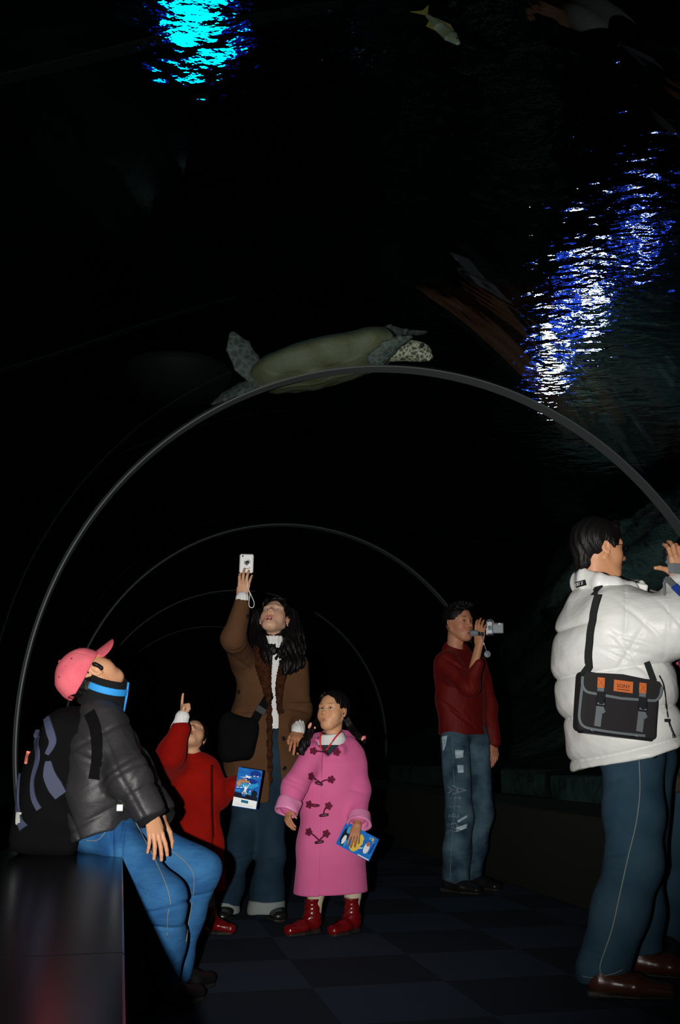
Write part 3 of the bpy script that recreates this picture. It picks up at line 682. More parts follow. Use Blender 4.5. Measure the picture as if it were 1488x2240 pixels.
# jeans
s = Sdf()
s.seg(W(205, 1815, 3.56), W(250, 1812, 3.56), (.125, .09), (.125, .08), side=Y, k=.05)
s.path([hipn, knn, W(362, 2060, 3.42), ann], [.080, .068, .060, .058], k=.05)
s.path([hipf, knf, W(408, 2010, 3.66), anf], [.088, .070, .058, .055], k=.05)
s.cut(A(0, 0, bz + .004), (0, 0, -1), .004) if False else None
kf = rings([(knn + A(-.02, 0, .02), A(.3, 0, 1), .09), (knn + A(-.02, 0, -.03), A(-.2, 0, 1), .09), (knn + A(-.02, 0, -.08), A(.1, 0, 1), .08), (knf + A(-.05, 0, -.05), A(-.4, 0, 1), .08), (knf + A(-.05, 0, -.09), A(-.2, 0, 1), .08), (hipn + A(.03, -.05, 0), A(1, 0, .2), .1), (hipn + A(.07, -.05, -.03), A(1, 0, .1), .1)], .006, .011)
fd = sines(5, 6, 34, .004); s.disp = lambda p: kf(p) + fd(p)
je = sobj('jeans', s, .0042, M['denim_bright'], boy)
strip(s, [(296, 1800), (325, 1855), (350, 1905), (368, 1950), (373, 1980)], .0016, .001, 'outer_seam', M['thread'], je, flat=False)
strip(s, [(372, 1985), (367, 2000), (366, 2050)], .0016, .001, 'outer_seam', M['thread'], je, flat=False)
strip(s, [(366, 1855), (400, 1880), (422, 1908), (424, 1950), (414, 2010), (406, 2060)], .0016, .001, 'outer_seam', M['thread'], je, flat=False)
strip(s, [(190, 1838), (212, 1838), (228, 1825), (238, 1806)], .0016, .001, 'pocket', M['thread'], je, flat=False)
def gr(p, z=0.0): return A(p[0], p[1], z)
shoe(boy, gr(ann) + A(-.03, -.04, 0), gr(ann) + A(.10, .14, 0), .25, .09, M['shoe_shaded'], high=.07)
shoe(boy, gr(anf) + A(-.03, -.04, 0), gr(anf) + A(.10, .14, 0), .25, .09, M['shoe_shaded'], high=.07)

# his backpack
pk = thing('backpack', 'black and slate blue backpack on the seated boy\'s back', 'backpack', T(-1.62, -1.1, bz))
O = W(126, 1705, 3.53); Rp = frame((-.95, -.2, .12), (.22, 0, 1)); sx = 1
s = Sdf(); s.box((0, -.01, -.005), (.13, .095, .235), rad=.06, k=.02); s.ell((0, .075, -.06), (.11, .055, .17), k=.04); s.ell((0, -.03, .19), (.105, .075, .065), k=.05); s.box((0, -.0, -.19), (.14, .115, .05), rad=.04, k=.04)
f1 = ridge(11, 5, 22, .006); s.disp = f1; P, F = s.mesh(.0045, .03); raw('pack_body', O + P @ Rp.T, F, M['pack_black'], pk)
kw = dict(O=O, R=Rp, th=.007, k=5, parent=pk)
strip(s, [(80, 1602), (82, 1625), (84, 1660), (72, 1705), (74, 1745), (86, 1770)], .010, name='side_panel', mt=M['pack_blue'], taper=[.016, .016, .009, .006, .009, .010], **kw)
strip(s, [(103, 1572), (111, 1602), (116, 1625), (103, 1650)], .012, name='side_panel', mt=M['pack_blue'], taper=[.012, .015, .013, .008], **kw)
strip(s, [(106, 1665), (108, 1695), (120, 1720), (133, 1740)], .012, name='side_panel', mt=M['pack_blue'], taper=[.010, .022, .026, .022], **kw)
strip(s, [(44, 1695), (40, 1740), (42, 1790), (52, 1812)], .012, name='front_panel', mt=M['pack_blue'], taper=[.006, .010, .010, .016], **kw)
strip(s, [(44, 1777), (42, 1790), (41, 1803)], .008, name='reflector', mt=M['reflector'], off=.003, **kw)
M['salmon'] = mat('salmon_tab', (.8, .22, .16), .6, .3); strip(s, [(64, 1644), (61, 1655), (59, 1670)], .004, name='zip_tab', mt=M['salmon'], off=.002, **kw)
strip(jkS, [(196, 1560), (208, 1590), (213, 1630), (212, 1670), (206, 1705)], .020, .004, 'shoulder_strap', M['pack_black'], pk, off=.002, tmin=2.5)
mb = MB(); mb.tube(smooth_pts([W(150, 1778, 3.41), W(185, 1738, 3.40), W(205, 1712, 3.40), W(226, 1675, 3.415)]), list(np.interp(np.linspace(0, 1, 13), [0, .4, .7, 1], [.05, .035, .018, .012])), 0, flat=.004, nv=A(-.2, -1, 0)); mb.build('side_strap', [M['pack_black']], pk)
mb = MB(O, Rp); mb.tube([A(-.03, -.07, .25), A(-.02, -.075, .285), A(.02, -.075, .285), A(.03, -.07, .25)], .010, 0, flat=.003, nv=A(0, 1, 0)); mb.build('grab_handle', [M['webbing']], pk)
# ------------------------------------------------------------------ small child in the red coat, pointing up
kid = thing('person', 'small child in a long red suede coat pointing up with one finger', 'person', W(420, 2047, 4.83) * A(1, 1, 0))
hc = W(421, 1613, 4.86); hR = frame((.12, -.62, .78), (0.10, .78, .62)); hH = .195
shr, elr, wrr = W(378, 1678, 4.78), W(374, 1652, 4.60), W(398, 1572, 4.60)
shl, ell_, wrl = W(455, 1685, 4.86), W(478, 1742, 4.92), W(519, 1716, 4.782)
nk, pb = W(420, 1655, 4.86), W(424, 1945, 4.86)
s = Sdf()
hd = head(hc, hR, hH, W(421, 1665, 4.86), nr=.2, kid=True, mouth=.5, skin=SK2, vox=.0022)
h1 = hand(wrr, A(.04, .0, 1), A(-1, -.45, 0), .125, True, curls=[(.0, .05, .05), (1.35, 1.5, .7), (1.4, 1.5, .7), (1.45, 1.5, .7)], spread=.04, thumb=(.35, .85, -.75), tcurl=.35, arm=elr, skin=SK2, vox=.0016, thick=1.08)
h2 = hand(wrl, A(.95, .16, .16), A(-.25, .9, .35), .12, False, curls=[(-.22, .05, .05)] * 4, thumb=(.10, .85, -.80), tcurl=.0, arm=ell_, skin=SK2, vox=.0016, thick=1.05)
lk, lk2 = W(400, 1900, 4.86), W(445, 1900, 4.86)
fr1, fr2 = W(448, 2040, 4.83), W(412, 2040, 4.86)
bb = body(kid, [hd, h1, h2], [([nk, pb], [.05, .08]), ([lk, fr2 + A(0, 0, .06)], [.045, .03]), ([lk2, fr1 + A(0, 0, .06)], [.045, .03])], SK2)
eyes(bb, hc, hR, hH, (0, .9, .3))
mb = MB(); mb.ball(W(432, 1641, 4.80), .0035); mb.build('earring', [M['silver']], bb)
s = Sdf(); s.ell((0, -.07, .15), (.355, .42, .39), k=.02); s.ell((0, .46, -.02), (.30, .33, .33), op='s', k=.03); s.path([(0, -.3, .1), (0, -.42, -.2), (0, -.36, -.5)], [.28, .22, .12], k=.08); s.ell((0, .25, -.35), (.4, .3, .2), op='s', k=.03)
hairmesh('hair', s, hc, hR, hH, kid)
# coat: body, raised sleeve, other sleeve, a gap down the front
s = Sdf(); X = (1, 0, 0); fr = -.05
s.path([W(420, 1668, 4.86), W(418, 1700, 4.86), W(419, 1850, 4.86), W(426, 1975, 4.86)], [(.085, .06), (.125, .085), (.145, .10), (.152, .12)], side=X, k=.05)
s.seg(shr, elr, .066, .062, k=.05).seg(elr, W(393, 1597, 4.60), .060, .047, k=.05)
s.cut(W(394, 1594, 4.60), wrr - elr, .006) if False else None
s.seg(shl, ell_, .06, .056, k=.05).seg(ell_, W(508, 1722, 4.835), .054, .048, k=.04)
s.cut(W(424, 1948, 4.86), (0.05, 0, -1), .008)
s.box(W(461, 1880, 4.72), (.0035, .09, .32), R=frame((0, 1, 0), (-.03, 0, 1)), op='s', k=.012, rad=.003)
fd = ridge(7, 6, (16, 16, 9), .007); cr = rings([(elr, elr - shr, .07), (shr + A(.03, -.05, -.05), A(1, 0, -.6), .08), (ell_, ell_ - shl, .06)], .01, .006)
s.disp = lambda p: fd(p) + cr(p); ct_ = sobj('coat', s, .004, M['suede_red'], kid)
for py in (1690, 1747, 1803): strip(s, [(438, py + 1), (444, py), (450, py - 1)], .0016, .001, 'buttonhole', M['maroon'], ct_, flat=False)
strip(s, [(463, 1675), (462, 1720), (463, 1800), (468, 1880), (474, 1945)], .006, .001, 'gap_shade_strip', M['gap_shade'], ct_, flat=False)  # dark strip painted in as the shaded gap between the coat panels
band('coat_collar', W(419, 1668, 4.855), W(417, 1648, 4.85), (.062, .052), (.058, .050), .010, M['suede_red'], kid, side=X, vox=.0034)
ax = nrm(wrr - elr); cf = Sdf(); cf.path([wrr - ax * .075, wrr - ax * .045, wrr - ax * .015, wrr + ax * .008], [.040, .036, .029, .032], k=.012)
cf.disp = lambda p: .0015 * np.sin(np.arctan2(p[:, 1] - wrr[1], p[:, 0] - wrr[0]) * 26); sobj('knit_cuff', cf, .0026, M['white_knit'], kid)
ax = nrm(wrl - ell_); mb = MB(); cf = Sdf(); cf.seg(W(508, 1724, 4.835), W(514, 1720, 4.825), .052, .050); cf.disp = sines(2, 4, 60, .003); sobj('fur_cuff', cf, .0034, M['suede_red'], kid)
t_ = Sdf(); t_.path([lk, W(400, 2000, 4.88), fr2 + A(0, 0, .05)], [.06, .045, .035]).path([lk2, W(447, 2000, 4.86), fr1 + A(0, 0, .05)], [.06, .045, .035]); sobj('leggings', t_, .006, M['leather_black'], kid)
shoe(kid, W(443, 2034, 4.83) * A(1, 1, 0), W(497, 2043, 4.80) * A(1, 1, 0), .165, .068, M['red_patent'], 'boot', high=.05, boot=.12)
shoe(kid, W(402, 2044, 4.84) * A(1, 1, 0), W(440, 2056, 4.76) * A(1, 1, 0), .165, .068, M['red_patent'], 'boot', high=.05, boot=.12)

# leaflets
def leaflet(name, label, TL, TR_, BL, th, paint, mats, group=None):
    """sheet with local x right, z up from its lower left corner; paint(mb, w, h) adds the print"""
    x = TR_ - TL; z = TL - BL; w, h = np.linalg.norm(x), np.linalg.norm(z); x = x / w; z = nrm(z - x * (z @ x)); y = np.cross(z, x)
    R = np.stack([x, y, z], 1); t = thing(name, label, 'leaflet', BL, 'aquarium leaflets in the children\'s hands'); mb = MB(BL, R); mb.box((w / 2, th / 2 + .0003, h / 2), (w / 2, th / 2, h / 2), 0, .0004)
    ob = mb.build('cover', mats, t)
    mb = MB(BL + R @ A(.003, .0012 + th, -.002), R); mb.box((w / 2, .0006, h / 2), (w / 2, .0005, h / 2)); mb.build('inner_page', [mats[0]], t)
    mb = MB(BL, R); paint(mb, w, h); mb.build('print', mats, ob); return t
pm = [mat('print_blue', (.008, .12, .50), .7, .12, col2=(.012, .20, .64), cs=20), mat('print_white', (.75, .78, .78), .4, .4), mat('print_deep_blue', (.004, .04, .28), .7, .12), mat('print_teal', (.01, .12, .22), .7, .12),
      mat('print_cyan', (.03, .36, .70), .7, .12), mat('print_black', (.006, .01, .025), .7, .12), mat('print_yellow', (.72, .48, .01), .4, .4), mat('print_plum', (.20, .12, .28), .4, .4), mat('print_rust', (.45, .10, .03), .4, .4), mat('print_skin', (.6, .35, .25), .4, .4)]
def blob(cx, cz, rx, rz, seed=0, n=18, wob=.12, rot=0):
    r = np.random.RandomState(seed); o = []
    for i in range(n):
        a = 2 * math.pi * i / n; k = 1 + wob * r.uniform(-1, 1); x, z = rx * k * math.cos(a), rz * k * math.sin(a); o.append((cx + x * math.cos(rot) - z * math.sin(rot), cz + x * math.sin(rot) + z * math.cos(rot)))
    return o
def paint1(mb, w, h):
    q = lambda poly, m, y=-.0004: mb.prism([(x * w, z * h) for x, z in poly], y, .0002, m)
    q([(0, 0), (1, 0), (1, .20), (0, .23)], 1, -.0003); q([(0, .23), (1, .20), (1, .30), (.55, .34), (0, .36)], 5, -.0002)
    q(blob(.75, .88, .25, .09, 3), 2, -.0002); q(blob(.5, .60, .42, .12, 4), 4, -.0002); q(blob(.55, .68, .35, .07, 5), 2, -.00025); q(blob(.83, .38, .13, .09, 6), 5, -.0004)
    q([(.10, .755), (.30, .765), (.38, .79), (.34, .83), (.50, .80), (.62, .805), (.55, .775), (.52, .745), (.46, .765), (.30, .75)], 1)
    q(blob(.38, .70, .05, .022, 7), 1); q(blob(.58, .62, .05, .012, 8, rot=-.3), 1); q(blob(.10, .485, .06, .011, 9), 1); q(blob(.24, .49, .06, .010, 10), 1); q(blob(.14, .41, .12, .018, 11), 4)
    q([(.30, .57), (.33, .57), (.38, .51), (.43, .535), (.48, .515), (.54, .59), (.56, .585), (.50, .49), (.47, .44), (.50, .38), (.55, .34), (.30, .34), (.36, .40), (.40, .47), (.35, .51)], 1); q(blob(.43, .545, .028, .02, 12, wob=0), 9)
    q([(.36, .42), (.48, .42), (.50, .33), (.34, .33)], 7); q([(.32, .33), (.48, .33), (.48, .27), (.32, .28)], 0); q(blob(.64, .43, .03, .022, 13, wob=0), 9); q([(.58, .41), (.70, .41), (.72, .33), (.56, .33)], 4)
    q([(.34, .115), (.64, .105), (.64, .175), (.34, .185)], 3, -.0005)
    for k in range(3): q([(.38, .167 - .018 * k), (.60, .160 - .018 * k), (.60, .156 - .018 * k), (.38, .163 - .018 * k)], 4, -.0007)
    q([(.12, .065), (.85, .05), (.85, .046), (.12, .061)], 5); q([(.10, .955), (.42, .95), (.42, .942), (.10, .947)], 4)
    for cx in (.70, .84): q(blob(cx, .825, .028, .012, 1, wob=0), 1); q([(cx + .04, .845), (cx + .055, .845), (cx + .055, .80), (cx + .04, .80)], 1)
    for k in range(12): q([(.12 + .035 * k, .885), (.14 + .035 * k, .883), (.14 + .035 * k, .870), (.12 + .035 * k, .872)], 3)
leaflet('leaflet', 'blue aquarium leaflet with a white foot strip, held by the red-coated child', W(524, 1678, 4.774), W(575, 1686, 4.777), W(508, 1762, 4.768), .0015, paint1, pm)
# ------------------------------------------------------------------ woman in the brown coat, photographing over her head
wom = thing('person', 'woman in long brown coat holding a small white camera above her head', 'person', W(545, 2007, 5.28) * A(1, 1, 0))
hc = W(601, 1355, 5.28); hR = frame((-.13, -.80, .60), (.16, .6, .8)); hH = .238
shr, elr, wrr = W(528, 1440, 5.24), W(509, 1398, 4.98), W(530, 1309, 4.93)
shl, ell_, wrl = W(645, 1455, 5.32), W(658, 1555, 5.30), W(652, 1598, 5.16)
nk = W(599, 1425, 5.32); X = (1, .0, 0)
hr_, hl_ = W(545, 1740, 5.32), W(597, 1740, 5.32); kr, kl = W(524, 1862, 5.26), W(594, 1870, 5.28); ar_, al_ = W(492, 1985, 5.27), W(584, 1985, 5.27)
hd = head(hc, hR, hH, W(599, 1430, 5.33), nr=.175, mouth=1.0, skin=(.64, .38, .25), lip=(.55, .15, .14), look=(0, 1, .2), lid=(.66, .48, .52), vox=.002)
h1 = hand(wrr, A(.10, .05, 1), A(-.05, -1, .1), .168, True, curls=[(.15, .55, .45), (.05, .3, .25), (.05, .3, .25), (.1, .3, .2)], spread=.10, thumb=(.35, .75, -.8), arm=elr, skin=SK2, vox=.0017)
h2 = hand(wrl, W(648, 1645, 4.99) - wrl, A(.1, -.9, .5), .172, False, curls=[(.15, .3, .2), (.35, .4, .3), (.4, .4, .3), (.4, .4, .3)], spread=.07, thumb=(.55, .85, -.3), arm=ell_, skin=SK3, vox=.0018)
bb = body(wom, [hd, h1, h2], [([nk, W(590, 1600, 5.33), W(572, 1730, 5.33)], [.05, .06, .07]), ([hr_, kr, ar_], [.05, .035, .03]), ([hl_, kl, al_], [.05, .035, .03])], SK2)
eyes(bb, hc, hR, hH, (.0, .93, .30))
mb = MB(hc, hR * hH); mb.box((0, .315, -.252), (.045, .010, .012), 0, .004); mb.build('teeth', [M['white_gloss']], bb)
mb = MB(W(629.5, 1368, 5.2)); mb.ball((0, 0, 0), .0045); mb.build('earring', [M['silver']], bb)
s = Sdf(); s.ell((0, -.08, .15), (.38, .43, .40), k=.02); s.ell((0, .47, -.06), (.275, .34, .41), op='s', k=.03); s.ell((-.36, 0, -.04), (.09, .12, .13), op='s', k=.02); s.ell((.36, 0, -.04), (.09, .12, .13), op='s', k=.02)
s.path([(0, -.25, .1), (0, -.36, -.2), (0, -.38, -.6)], [.3, .26, .2], k=.08); s.ell((0, .25, -.5), (.5, .34, .36), op='s', k=.03)
s.path([(-.14, .33, .36), (.0, .40, .29), (.06, .40, .23)], [.04, .025, .012], k=.02); s.path([(.2, .30, .34), (.24, .33, .2), (.26, .28, .1)], [.05, .035, .015], k=.02); s.path([(-.2, .30, .34), (-.26, .30, .2), (-.27, .25, .08)], [.05, .035, .015], k=.02)
hob = hairmesh('hair', s, hc, hR, hH, wom, vox=.003)
# long loose hair falling over collar and chest
s = Sdf(); s.path([W(566, 1350, 5.36), W(560, 1385, 5.34), W(573, 1405, 5.26), W(582, 1432, 5.17), W(588, 1456, 5.14)], [.05, .045, .035, .025, .008], k=.03)
s.path([W(560, 1360, 5.38), W(546, 1400, 5.36), W(560, 1420, 5.26)], [.05, .045, .02], k=.03)
s.path([W(634, 1350, 5.36), W(641, 1390, 5.32), W(634, 1420, 5.24), W(630, 1455, 5.17), W(622, 1470, 5.15)], [.05, .052, .045, .038, .015], k=.03)
s.path([W(645, 1380, 5.36), W(652, 1420, 5.30), W(652, 1450, 5.22), W(640, 1466, 5.18)], [.04, .038, .03, .015], k=.03)
s.path([W(632, 1410, 5.22), W(615, 1425, 5.16), W(604, 1440, 5.13)], [.03, .02, .006], k=.02)
s.disp = lambda p: .0022 * np.sin(p[:, 0] * 420 + 5 * np.sin(p[:, 2] * 26)) + .004 * np.sin(p[:, 0] * 150 + p[:, 1] * 90 + 3 * np.sin(p[:, 2] * 23))
sobj('long_hair', s, .0036, M['hair'], hob)
# sweater
s = Sdf(); s.path([W(599, 1470, 5.325), W(600, 1560, 5.315), W(602, 1613, 5.31)], [(.10, .08), (.10, .08), (.10, .08)], side=X, k=.03); s.path([W(598, 1388, 5.285), W(599, 1415, 5.29), W(600, 1470, 5.31)], [(.052, .05), (.058, .055), (.11, .075)], side=X, k=.02); s.cut(W(598, 1390, 5.27), (0, -.1, 1), .006); s.cut(W(602, 1611, 5.23), (0, 0, -1), .006)
s.disp = lambda p: .0016 * np.sin(p[:, 0] * 300) + .001 * np.sin(p[:, 2] * 240); sobj('sweater', s, .0034, M['white_knit'], wom)
# coat
s = Sdf(); s.path([W(598, 1432, 5.33), W(592, 1480, 5.33), W(583, 1575, 5.33), W(576, 1650, 5.33), W(564, 1780, 5.33)], [(.10, .075), (.180, .115), (.195, .13), (.208, .14), (.225, .16)], side=X, k=.05)
s.seg(shr + A(.02, .03, -.02), elr, .075, .062, k=.06).seg(elr, W(529, 1322, 4.935), .060, .043, k=.04); s.cut(W(529, 1311, 4.93), wrr - elr, .006) if False else None
s.seg(shl, ell_, .072, .062, k=.05).seg(ell_, W(652, 1588, 5.20), .060, .050, k=.05)
pan = W(566, 1753, 5.33); s.add(lambda p: np.minimum(p[:, 2] - 0, 9) * -1 + np.where(p[:, 0] < W(603, 1753, 5.2)[0], pan[2], W(620, 1783, 5.33)[2]), A(-99, -99, -99), A(99, 99, 99), 'i', .006)
def slit(p):
    x0 = np.interp(p[:, 2], [W(0, 1755, 5.2)[2], W(0, 1610, 5.2)[2], W(0, 1480, 5.2)[2], W(0, 1420, 5.2)[2]], [W(604, 1755, 5.2)[0], W(602, 1610, 5.2)[0], W(599, 1480, 5.2)[0], W(598, 1420, 5.2)[0]])
    hw = np.interp(p[:, 2], [W(0, 1755, 5.2)[2], W(0, 1610, 5.2)[2], W(0, 1500, 5.2)[2], W(0, 1430, 5.2)[2]], [.034, .020, .016, .065])
    return np.maximum(np.abs(p[:, 0] - x0) - hw, p[:, 1] - 5.33)
s.add(slit, W(560, 1790, 5.1), W(640, 1400, 5.4), 's', .01)
fd = ridge(21, 6, (14, 14, 8), .008); cr = rings([(elr, elr - shr, .08), (shr + A(.05, -.09, -.06), A(.7, 0, 1), .1), (ell_ + A(0, -.04, .05), A(0, 0, 1), .07), (ell_ + A(0, -.04, .0), A(.2, 0, 1), .06), (W(545, 1556, 5.2), A(0, 0, 1), .08)], .009, .007)
s.disp = lambda p: 1.5 * fd(p) + 1.4 * cr(p); ct_ = sobj('coat', s, .0046, M['brown_wool'], wom); coatS = s
# pile trim along both edges and the wide collar
tr = Sdf(); L1 = [q for q, n in hits(coatS, smooth_pts([A(568, 1418), A(574, 1440), A(579, 1475), A(587, 1530), A(590, 1600), A(590, 1680), A(591, 1748)], 3), 0, tmin=4.5)]
tr.path(L1, list(np.interp(np.linspace(0, 1, len(L1)), [0, .15, .35, .5, 1], [.040, .050, .030, .014, .010])), k=.02)
L2 = [q for q, n in hits(coatS, smooth_pts([A(632, 1440), A(622, 1460), A(614, 1490), A(611, 1520), A(612, 1560)], 3), 0, tmin=4.5)]; tr.path(L2, list(np.linspace(.03, .010, len(L2))), k=.02)
L3 = [W(566, 1396, 5.34), W(576, 1395, 5.40), W(622, 1400, 5.40), W(640, 1425, 5.26)]; tr.path(L3, [.032, .035, .035, .032], k=.03)
tr.disp = lambda p: .003 * np.sin(p[:, 0] * 330 + 6 * np.sin(p[:, 2] * 130)) * np.sin(p[:, 2] * 290 + 4 * np.sin(p[:, 0] * 160)); sobj('fur_trim', tr, .0032, M['fur_brown'], ct_)
def buttons(s_, pts, r, parent, m='leather_black', **kw):
    for q, n in hits(s_, pts, .003, **kw):
        mb = MB(q, frame(n, A(0, 0, 1.01))); mb.lathe([(r * .9, -.002), (r, .0), (r, .0025), (r * .8, .0035), (r * .6, .0025), (.0001, .002)], 0, 16); mb.build('button', [M[m]], parent)
buttons(coatS, [(524, 1514), (613, 1496), (617, 1556), (620, 1616), (622, 1680)], .012, ct_, tmin=4.5); buttons(coatS, [(541, 1348)], .011, ct_, tmin=4.5)
strip(coatS, [(520, 1545), (538, 1546), (560, 1543)], .0022, .001, 'pocket_seam', M['brown_wool'], ct_, flat=False, off=.001, tmin=4.5)
for w_, e_, nm in ((wrr, elr, 0), (wrl, ell_, 1)):
    ax = nrm(w_ - e_); cf = Sdf(); cf.path([w_ - ax * .04, w_ - ax * .012, w_ + ax * .004], [.034, .031, .034] if not nm else [.036, .034, .036], k=.01); cf.disp = lambda p: .0012 * np.sin(p[:, 0] * 280 + p[:, 1] * 180); sobj('knit_cuff', cf, .003, M['white_knit'], wom)
# jeans with rolled hems
s = Sdf(); s.seg(W(560, 1735, 5.33), W(590, 1735, 5.33), (.13, .11), (.13, .11), side=(0, 0, 1), k=.05)
s.path([W(545, 1735, 5.32), kr, W(505, 1930, 5.26), ar_ + A(0, 0, -.01)], [.082, .064, .062, .074], k=.05); s.path([W(592, 1735, 5.32), kl, W(586, 1930, 5.27), al_ + A(0, 0, -.01)], [.082, .066, .074, .094], k=.05)
s.seg(W(603, 1605, 5.27), W(603, 1740, 5.30), (.075, .05), (.09, .07), side=X, k=.04)
s.cut(W(490, 1996, 5.27), (0, 0, -1), .006); kf = rings([(kr + A(0, -.05, 0), A(.2, 0, 1), .07), (kr + A(0, -.05, -.03), A(-.2, 0, 1), .06), (kl + A(0, -.05, -.02), A(-.2, 0, 1), .07)], .008, .006); fd2 = sines(9, 6, 26, .004)
s.disp = lambda p: kf(p) + fd2(p); je = sobj('jeans', s, .0046, M['denim_dark'], wom)
for c_, r_ in ((ar_, .077), (al_, .097)):
    z = c_ * A(1, 1, 0); h_ = Sdf(); h_.seg(z + A(0, 0, .045), z + A(0, 0, .085), r_, r_ * .97, k=.01); h_.cut(z + A(0, 0, .03), (0, 0, -1), .004); h_.cut(z + A(0, 0, .088), (0, 0, 1), .004)
    dd = sines(4, 3, 30, .004); h_.disp = dd; sobj('rolled_hem', h_, .004, M['cuff_grey'], je)
shoe(wom, W(497, 1990, 5.34) * A(1, 1, 0), W(484, 2017, 5.12) * A(1, 1, 0), .24, .09, M['leather_black'], high=.06)
shoe(wom, W(590, 1990, 5.34) * A(1, 1, 0), W(612, 2013, 5.14) * A(1, 1, 0), .24, .09, M['leather_black'], high=.06)
# white compact camera in her hand
def part(mb, name, mats, parent): return mb.build(name, mats, parent)
cc = W(539.5, 1233, 4.975); cm_ = thing('compact_camera', 'small white compact camera held upright in the woman\'s raised hand', 'camera', cc)
cR = frame((0, 1, .06), (.02, 0, 1))   # local -y looks at us
hw_, hh_ = .0365, .050; mb = MB(cc, cR); mb.box((0, 0, 0), (hw_, .011, hh_), 0, .006); mb.build('camera_body', [M['white_gloss']], cm_)
mb = MB(cc, cR); mb.lathe([(.017, -.010), (.017, -.0135), (.012, -.015), (.0115, -.012), (.0001, -.012)], 0, 28, (.005, 0, .005)); mb.build('lens_ring', [M['silver']], cm_)
mb = MB(cc, cR); mb.lathe([(.0085, -.0125), (.0075, -.0140), (.0001, -.0145)], 0, 24, (.005, 0, .005)); mb.build('lens', [M['eye_dark'] if 'eye_dark' in M else M['dark_plastic']], cm_)
mb = MB(cc, cR); mb.lathe([(.0045, -.0105), (.0045, -.0120), (.0001, -.0120)], 0, 16, (-.020, 0, .038)); mb.build('viewfinder', [M['dark_plastic']], cm_)
mb = MB(cc, cR); mb.prism([(-.008, -.022), (.008, -.026), (.022, -.020), (.024, -.024), (.008, -.031), (-.010, -.027)], -.0118, -.0105); mb.build('trim_mark', [M['grey_plastic']], cm_)
mb = MB(); pts = [W(543, 1288, 4.90), W(551, 1305, 4.90), W(556, 1318, 4.90), W(555, 1327, 4.90), W(550, 1329.5, 4.90), W(545, 1325, 4.90), W(545, 1315, 4.90), W(547, 1300, 4.90), W(543, 1286, 4.90), W(541, 1266, 4.895), W(541, 1255, 4.90)]
mb.tube(smooth_pts(pts, 4), .0018, 0, 7); mb.build('wrist_strap', [M['white_gloss']], cm_)
# her shoulder bag
bg = thing('shoulder_bag', 'soft black bag hanging on a wide strap across the woman\'s brown coat', 'bag', W(522, 1660, 5.12))
s = Sdf(); s.path([W(497, 1590, 5.17), W(545, 1600, 5.15)], [(.075, .045), (.07, .045)], side=(0, 0, 1), k=.06); s.path([W(500, 1640, 5.16), W(533, 1630, 5.15)], [(.068, .055), (.085, .055)], side=(0, 0, 1), k=.06)
s.disp = ridge(31, 5, 22, .008); sobj('bag_body', s, .0048, M['pack_black'], bg)
st = smooth_pts([A(622, 1455), A(606, 1488), A(585, 1530), A(566, 1562), A(548, 1592)], 4); h = hits(coatS, st, .012, tmin=4.5)
mb = MB(); mb.tube([q for q, n in h], .024, 0, flat=.002, nv=[n for q, n in h]); mb.build('strap', [M['pack_black']], bg)
qq, nn = hits(coatS, [(572, 1552)], .018, tmin=4.5)[0]; mb = MB(qq, frame(nn, A(-.5, 0, -.8))); mb.box((0, 0, 0), (.028, .003, .018), 0, .002); mb.build('strap_buckle', [M['dark_plastic']], bg)
# ------------------------------------------------------------------ girl in the pink duffle coat
girl = thing('person', 'girl with braids in a pink duffle coat and red boots, looking up', 'person', W(725, 2042, 4.86) * A(1, 1, 0))
hc = W(729, 1557, 4.86); hR = frame((-.55, -.83, .17), (.02, .1, 1)); hH = .207
BX = nrm(A(1, .18, 0)); Bf = np.cross(A(0, 0, 1), BX) * -1
Bf = A(BX[1], -BX[0], 0)
shr, elr, wrr = W(677, 1652, 4.80), W(643, 1722, 4.74), W(629, 1770, 4.69)
shl, ell_, wrl = W(779, 1652, 4.92), W(785, 1728, 4.91), W(785, 1798, 4.775)
hd = head(hc, hR, hH, W(727, 1618, 4.89), nr=.2, kid=True, skin=(.62, .32, .17), lip=(.50, .16, .12), vox=.0019, hl=.38)
h1 = hand(wrr, W(630, 1815, 4.62) - wrr, A(-.75, -.65, .1), .118, True, curls=[(.35, .3, .2), (.4, .4, .3), (.45, .5, .3), (.5, .5, .3)], thumb=(.45, .9, -.5), tcurl=.1, arm=elr, skin=SK3, vox=.0016)
h2 = hand(W(783, 1802, 4.755), W(771, 1850, 4.712) - W(783, 1802, 4.765), A(-.1, -1, .1), .118, False, curls=[(.25, .3, .15), (.3, .4, .25), (.35, .45, .3), (.4, .5, .3)], spread=.13, thumb=(.5, .6, -.9), arm=ell_, skin=SK3, vox=.0016)
l1, l2 = W(691, 1955, 4.86), W(772, 1955, 4.90); f1, f2 = W(688, 1985, 4.845), W(771, 1985, 4.865)
bb = body(girl, [hd, h1, h2], [([W(727, 1640, 4.9), W(728, 1850, 4.9)], [.04, .07]), ([l1, f1], [.035, .03]), ([l2, f2], [.035, .03])], SK3)
eyes(bb, hc, hR, hH, (-.12, .93, .22), True)
mb = MB(W(747, 1580, 4.775)); mb.ball((0, 0, 0), .0025); mb.build('earring', [M['silver']], bb)
s = Sdf(); s.ell((0, -.07, .15), (.345, .415, .378), k=.02); s.ell((0, .46, -.05), (.305, .40, .415), op='s', k=.03); s.ell((-.36, 0, -.04), (.09, .11, .13), op='s', k=.02); s.ell((.36, 0, -.04), (.09, .11, .13), op='s', k=.02); s.ell((0, -.1, -.42), (.5, .5, .28), op='s', k=.04)
s.path([(.1, .26, .41), (.2, .25, .34), (.27, .2, .3)], [.03, .03, .02], k=.03)
hob = hairmesh('hair', s, hc, hR, hH, girl)
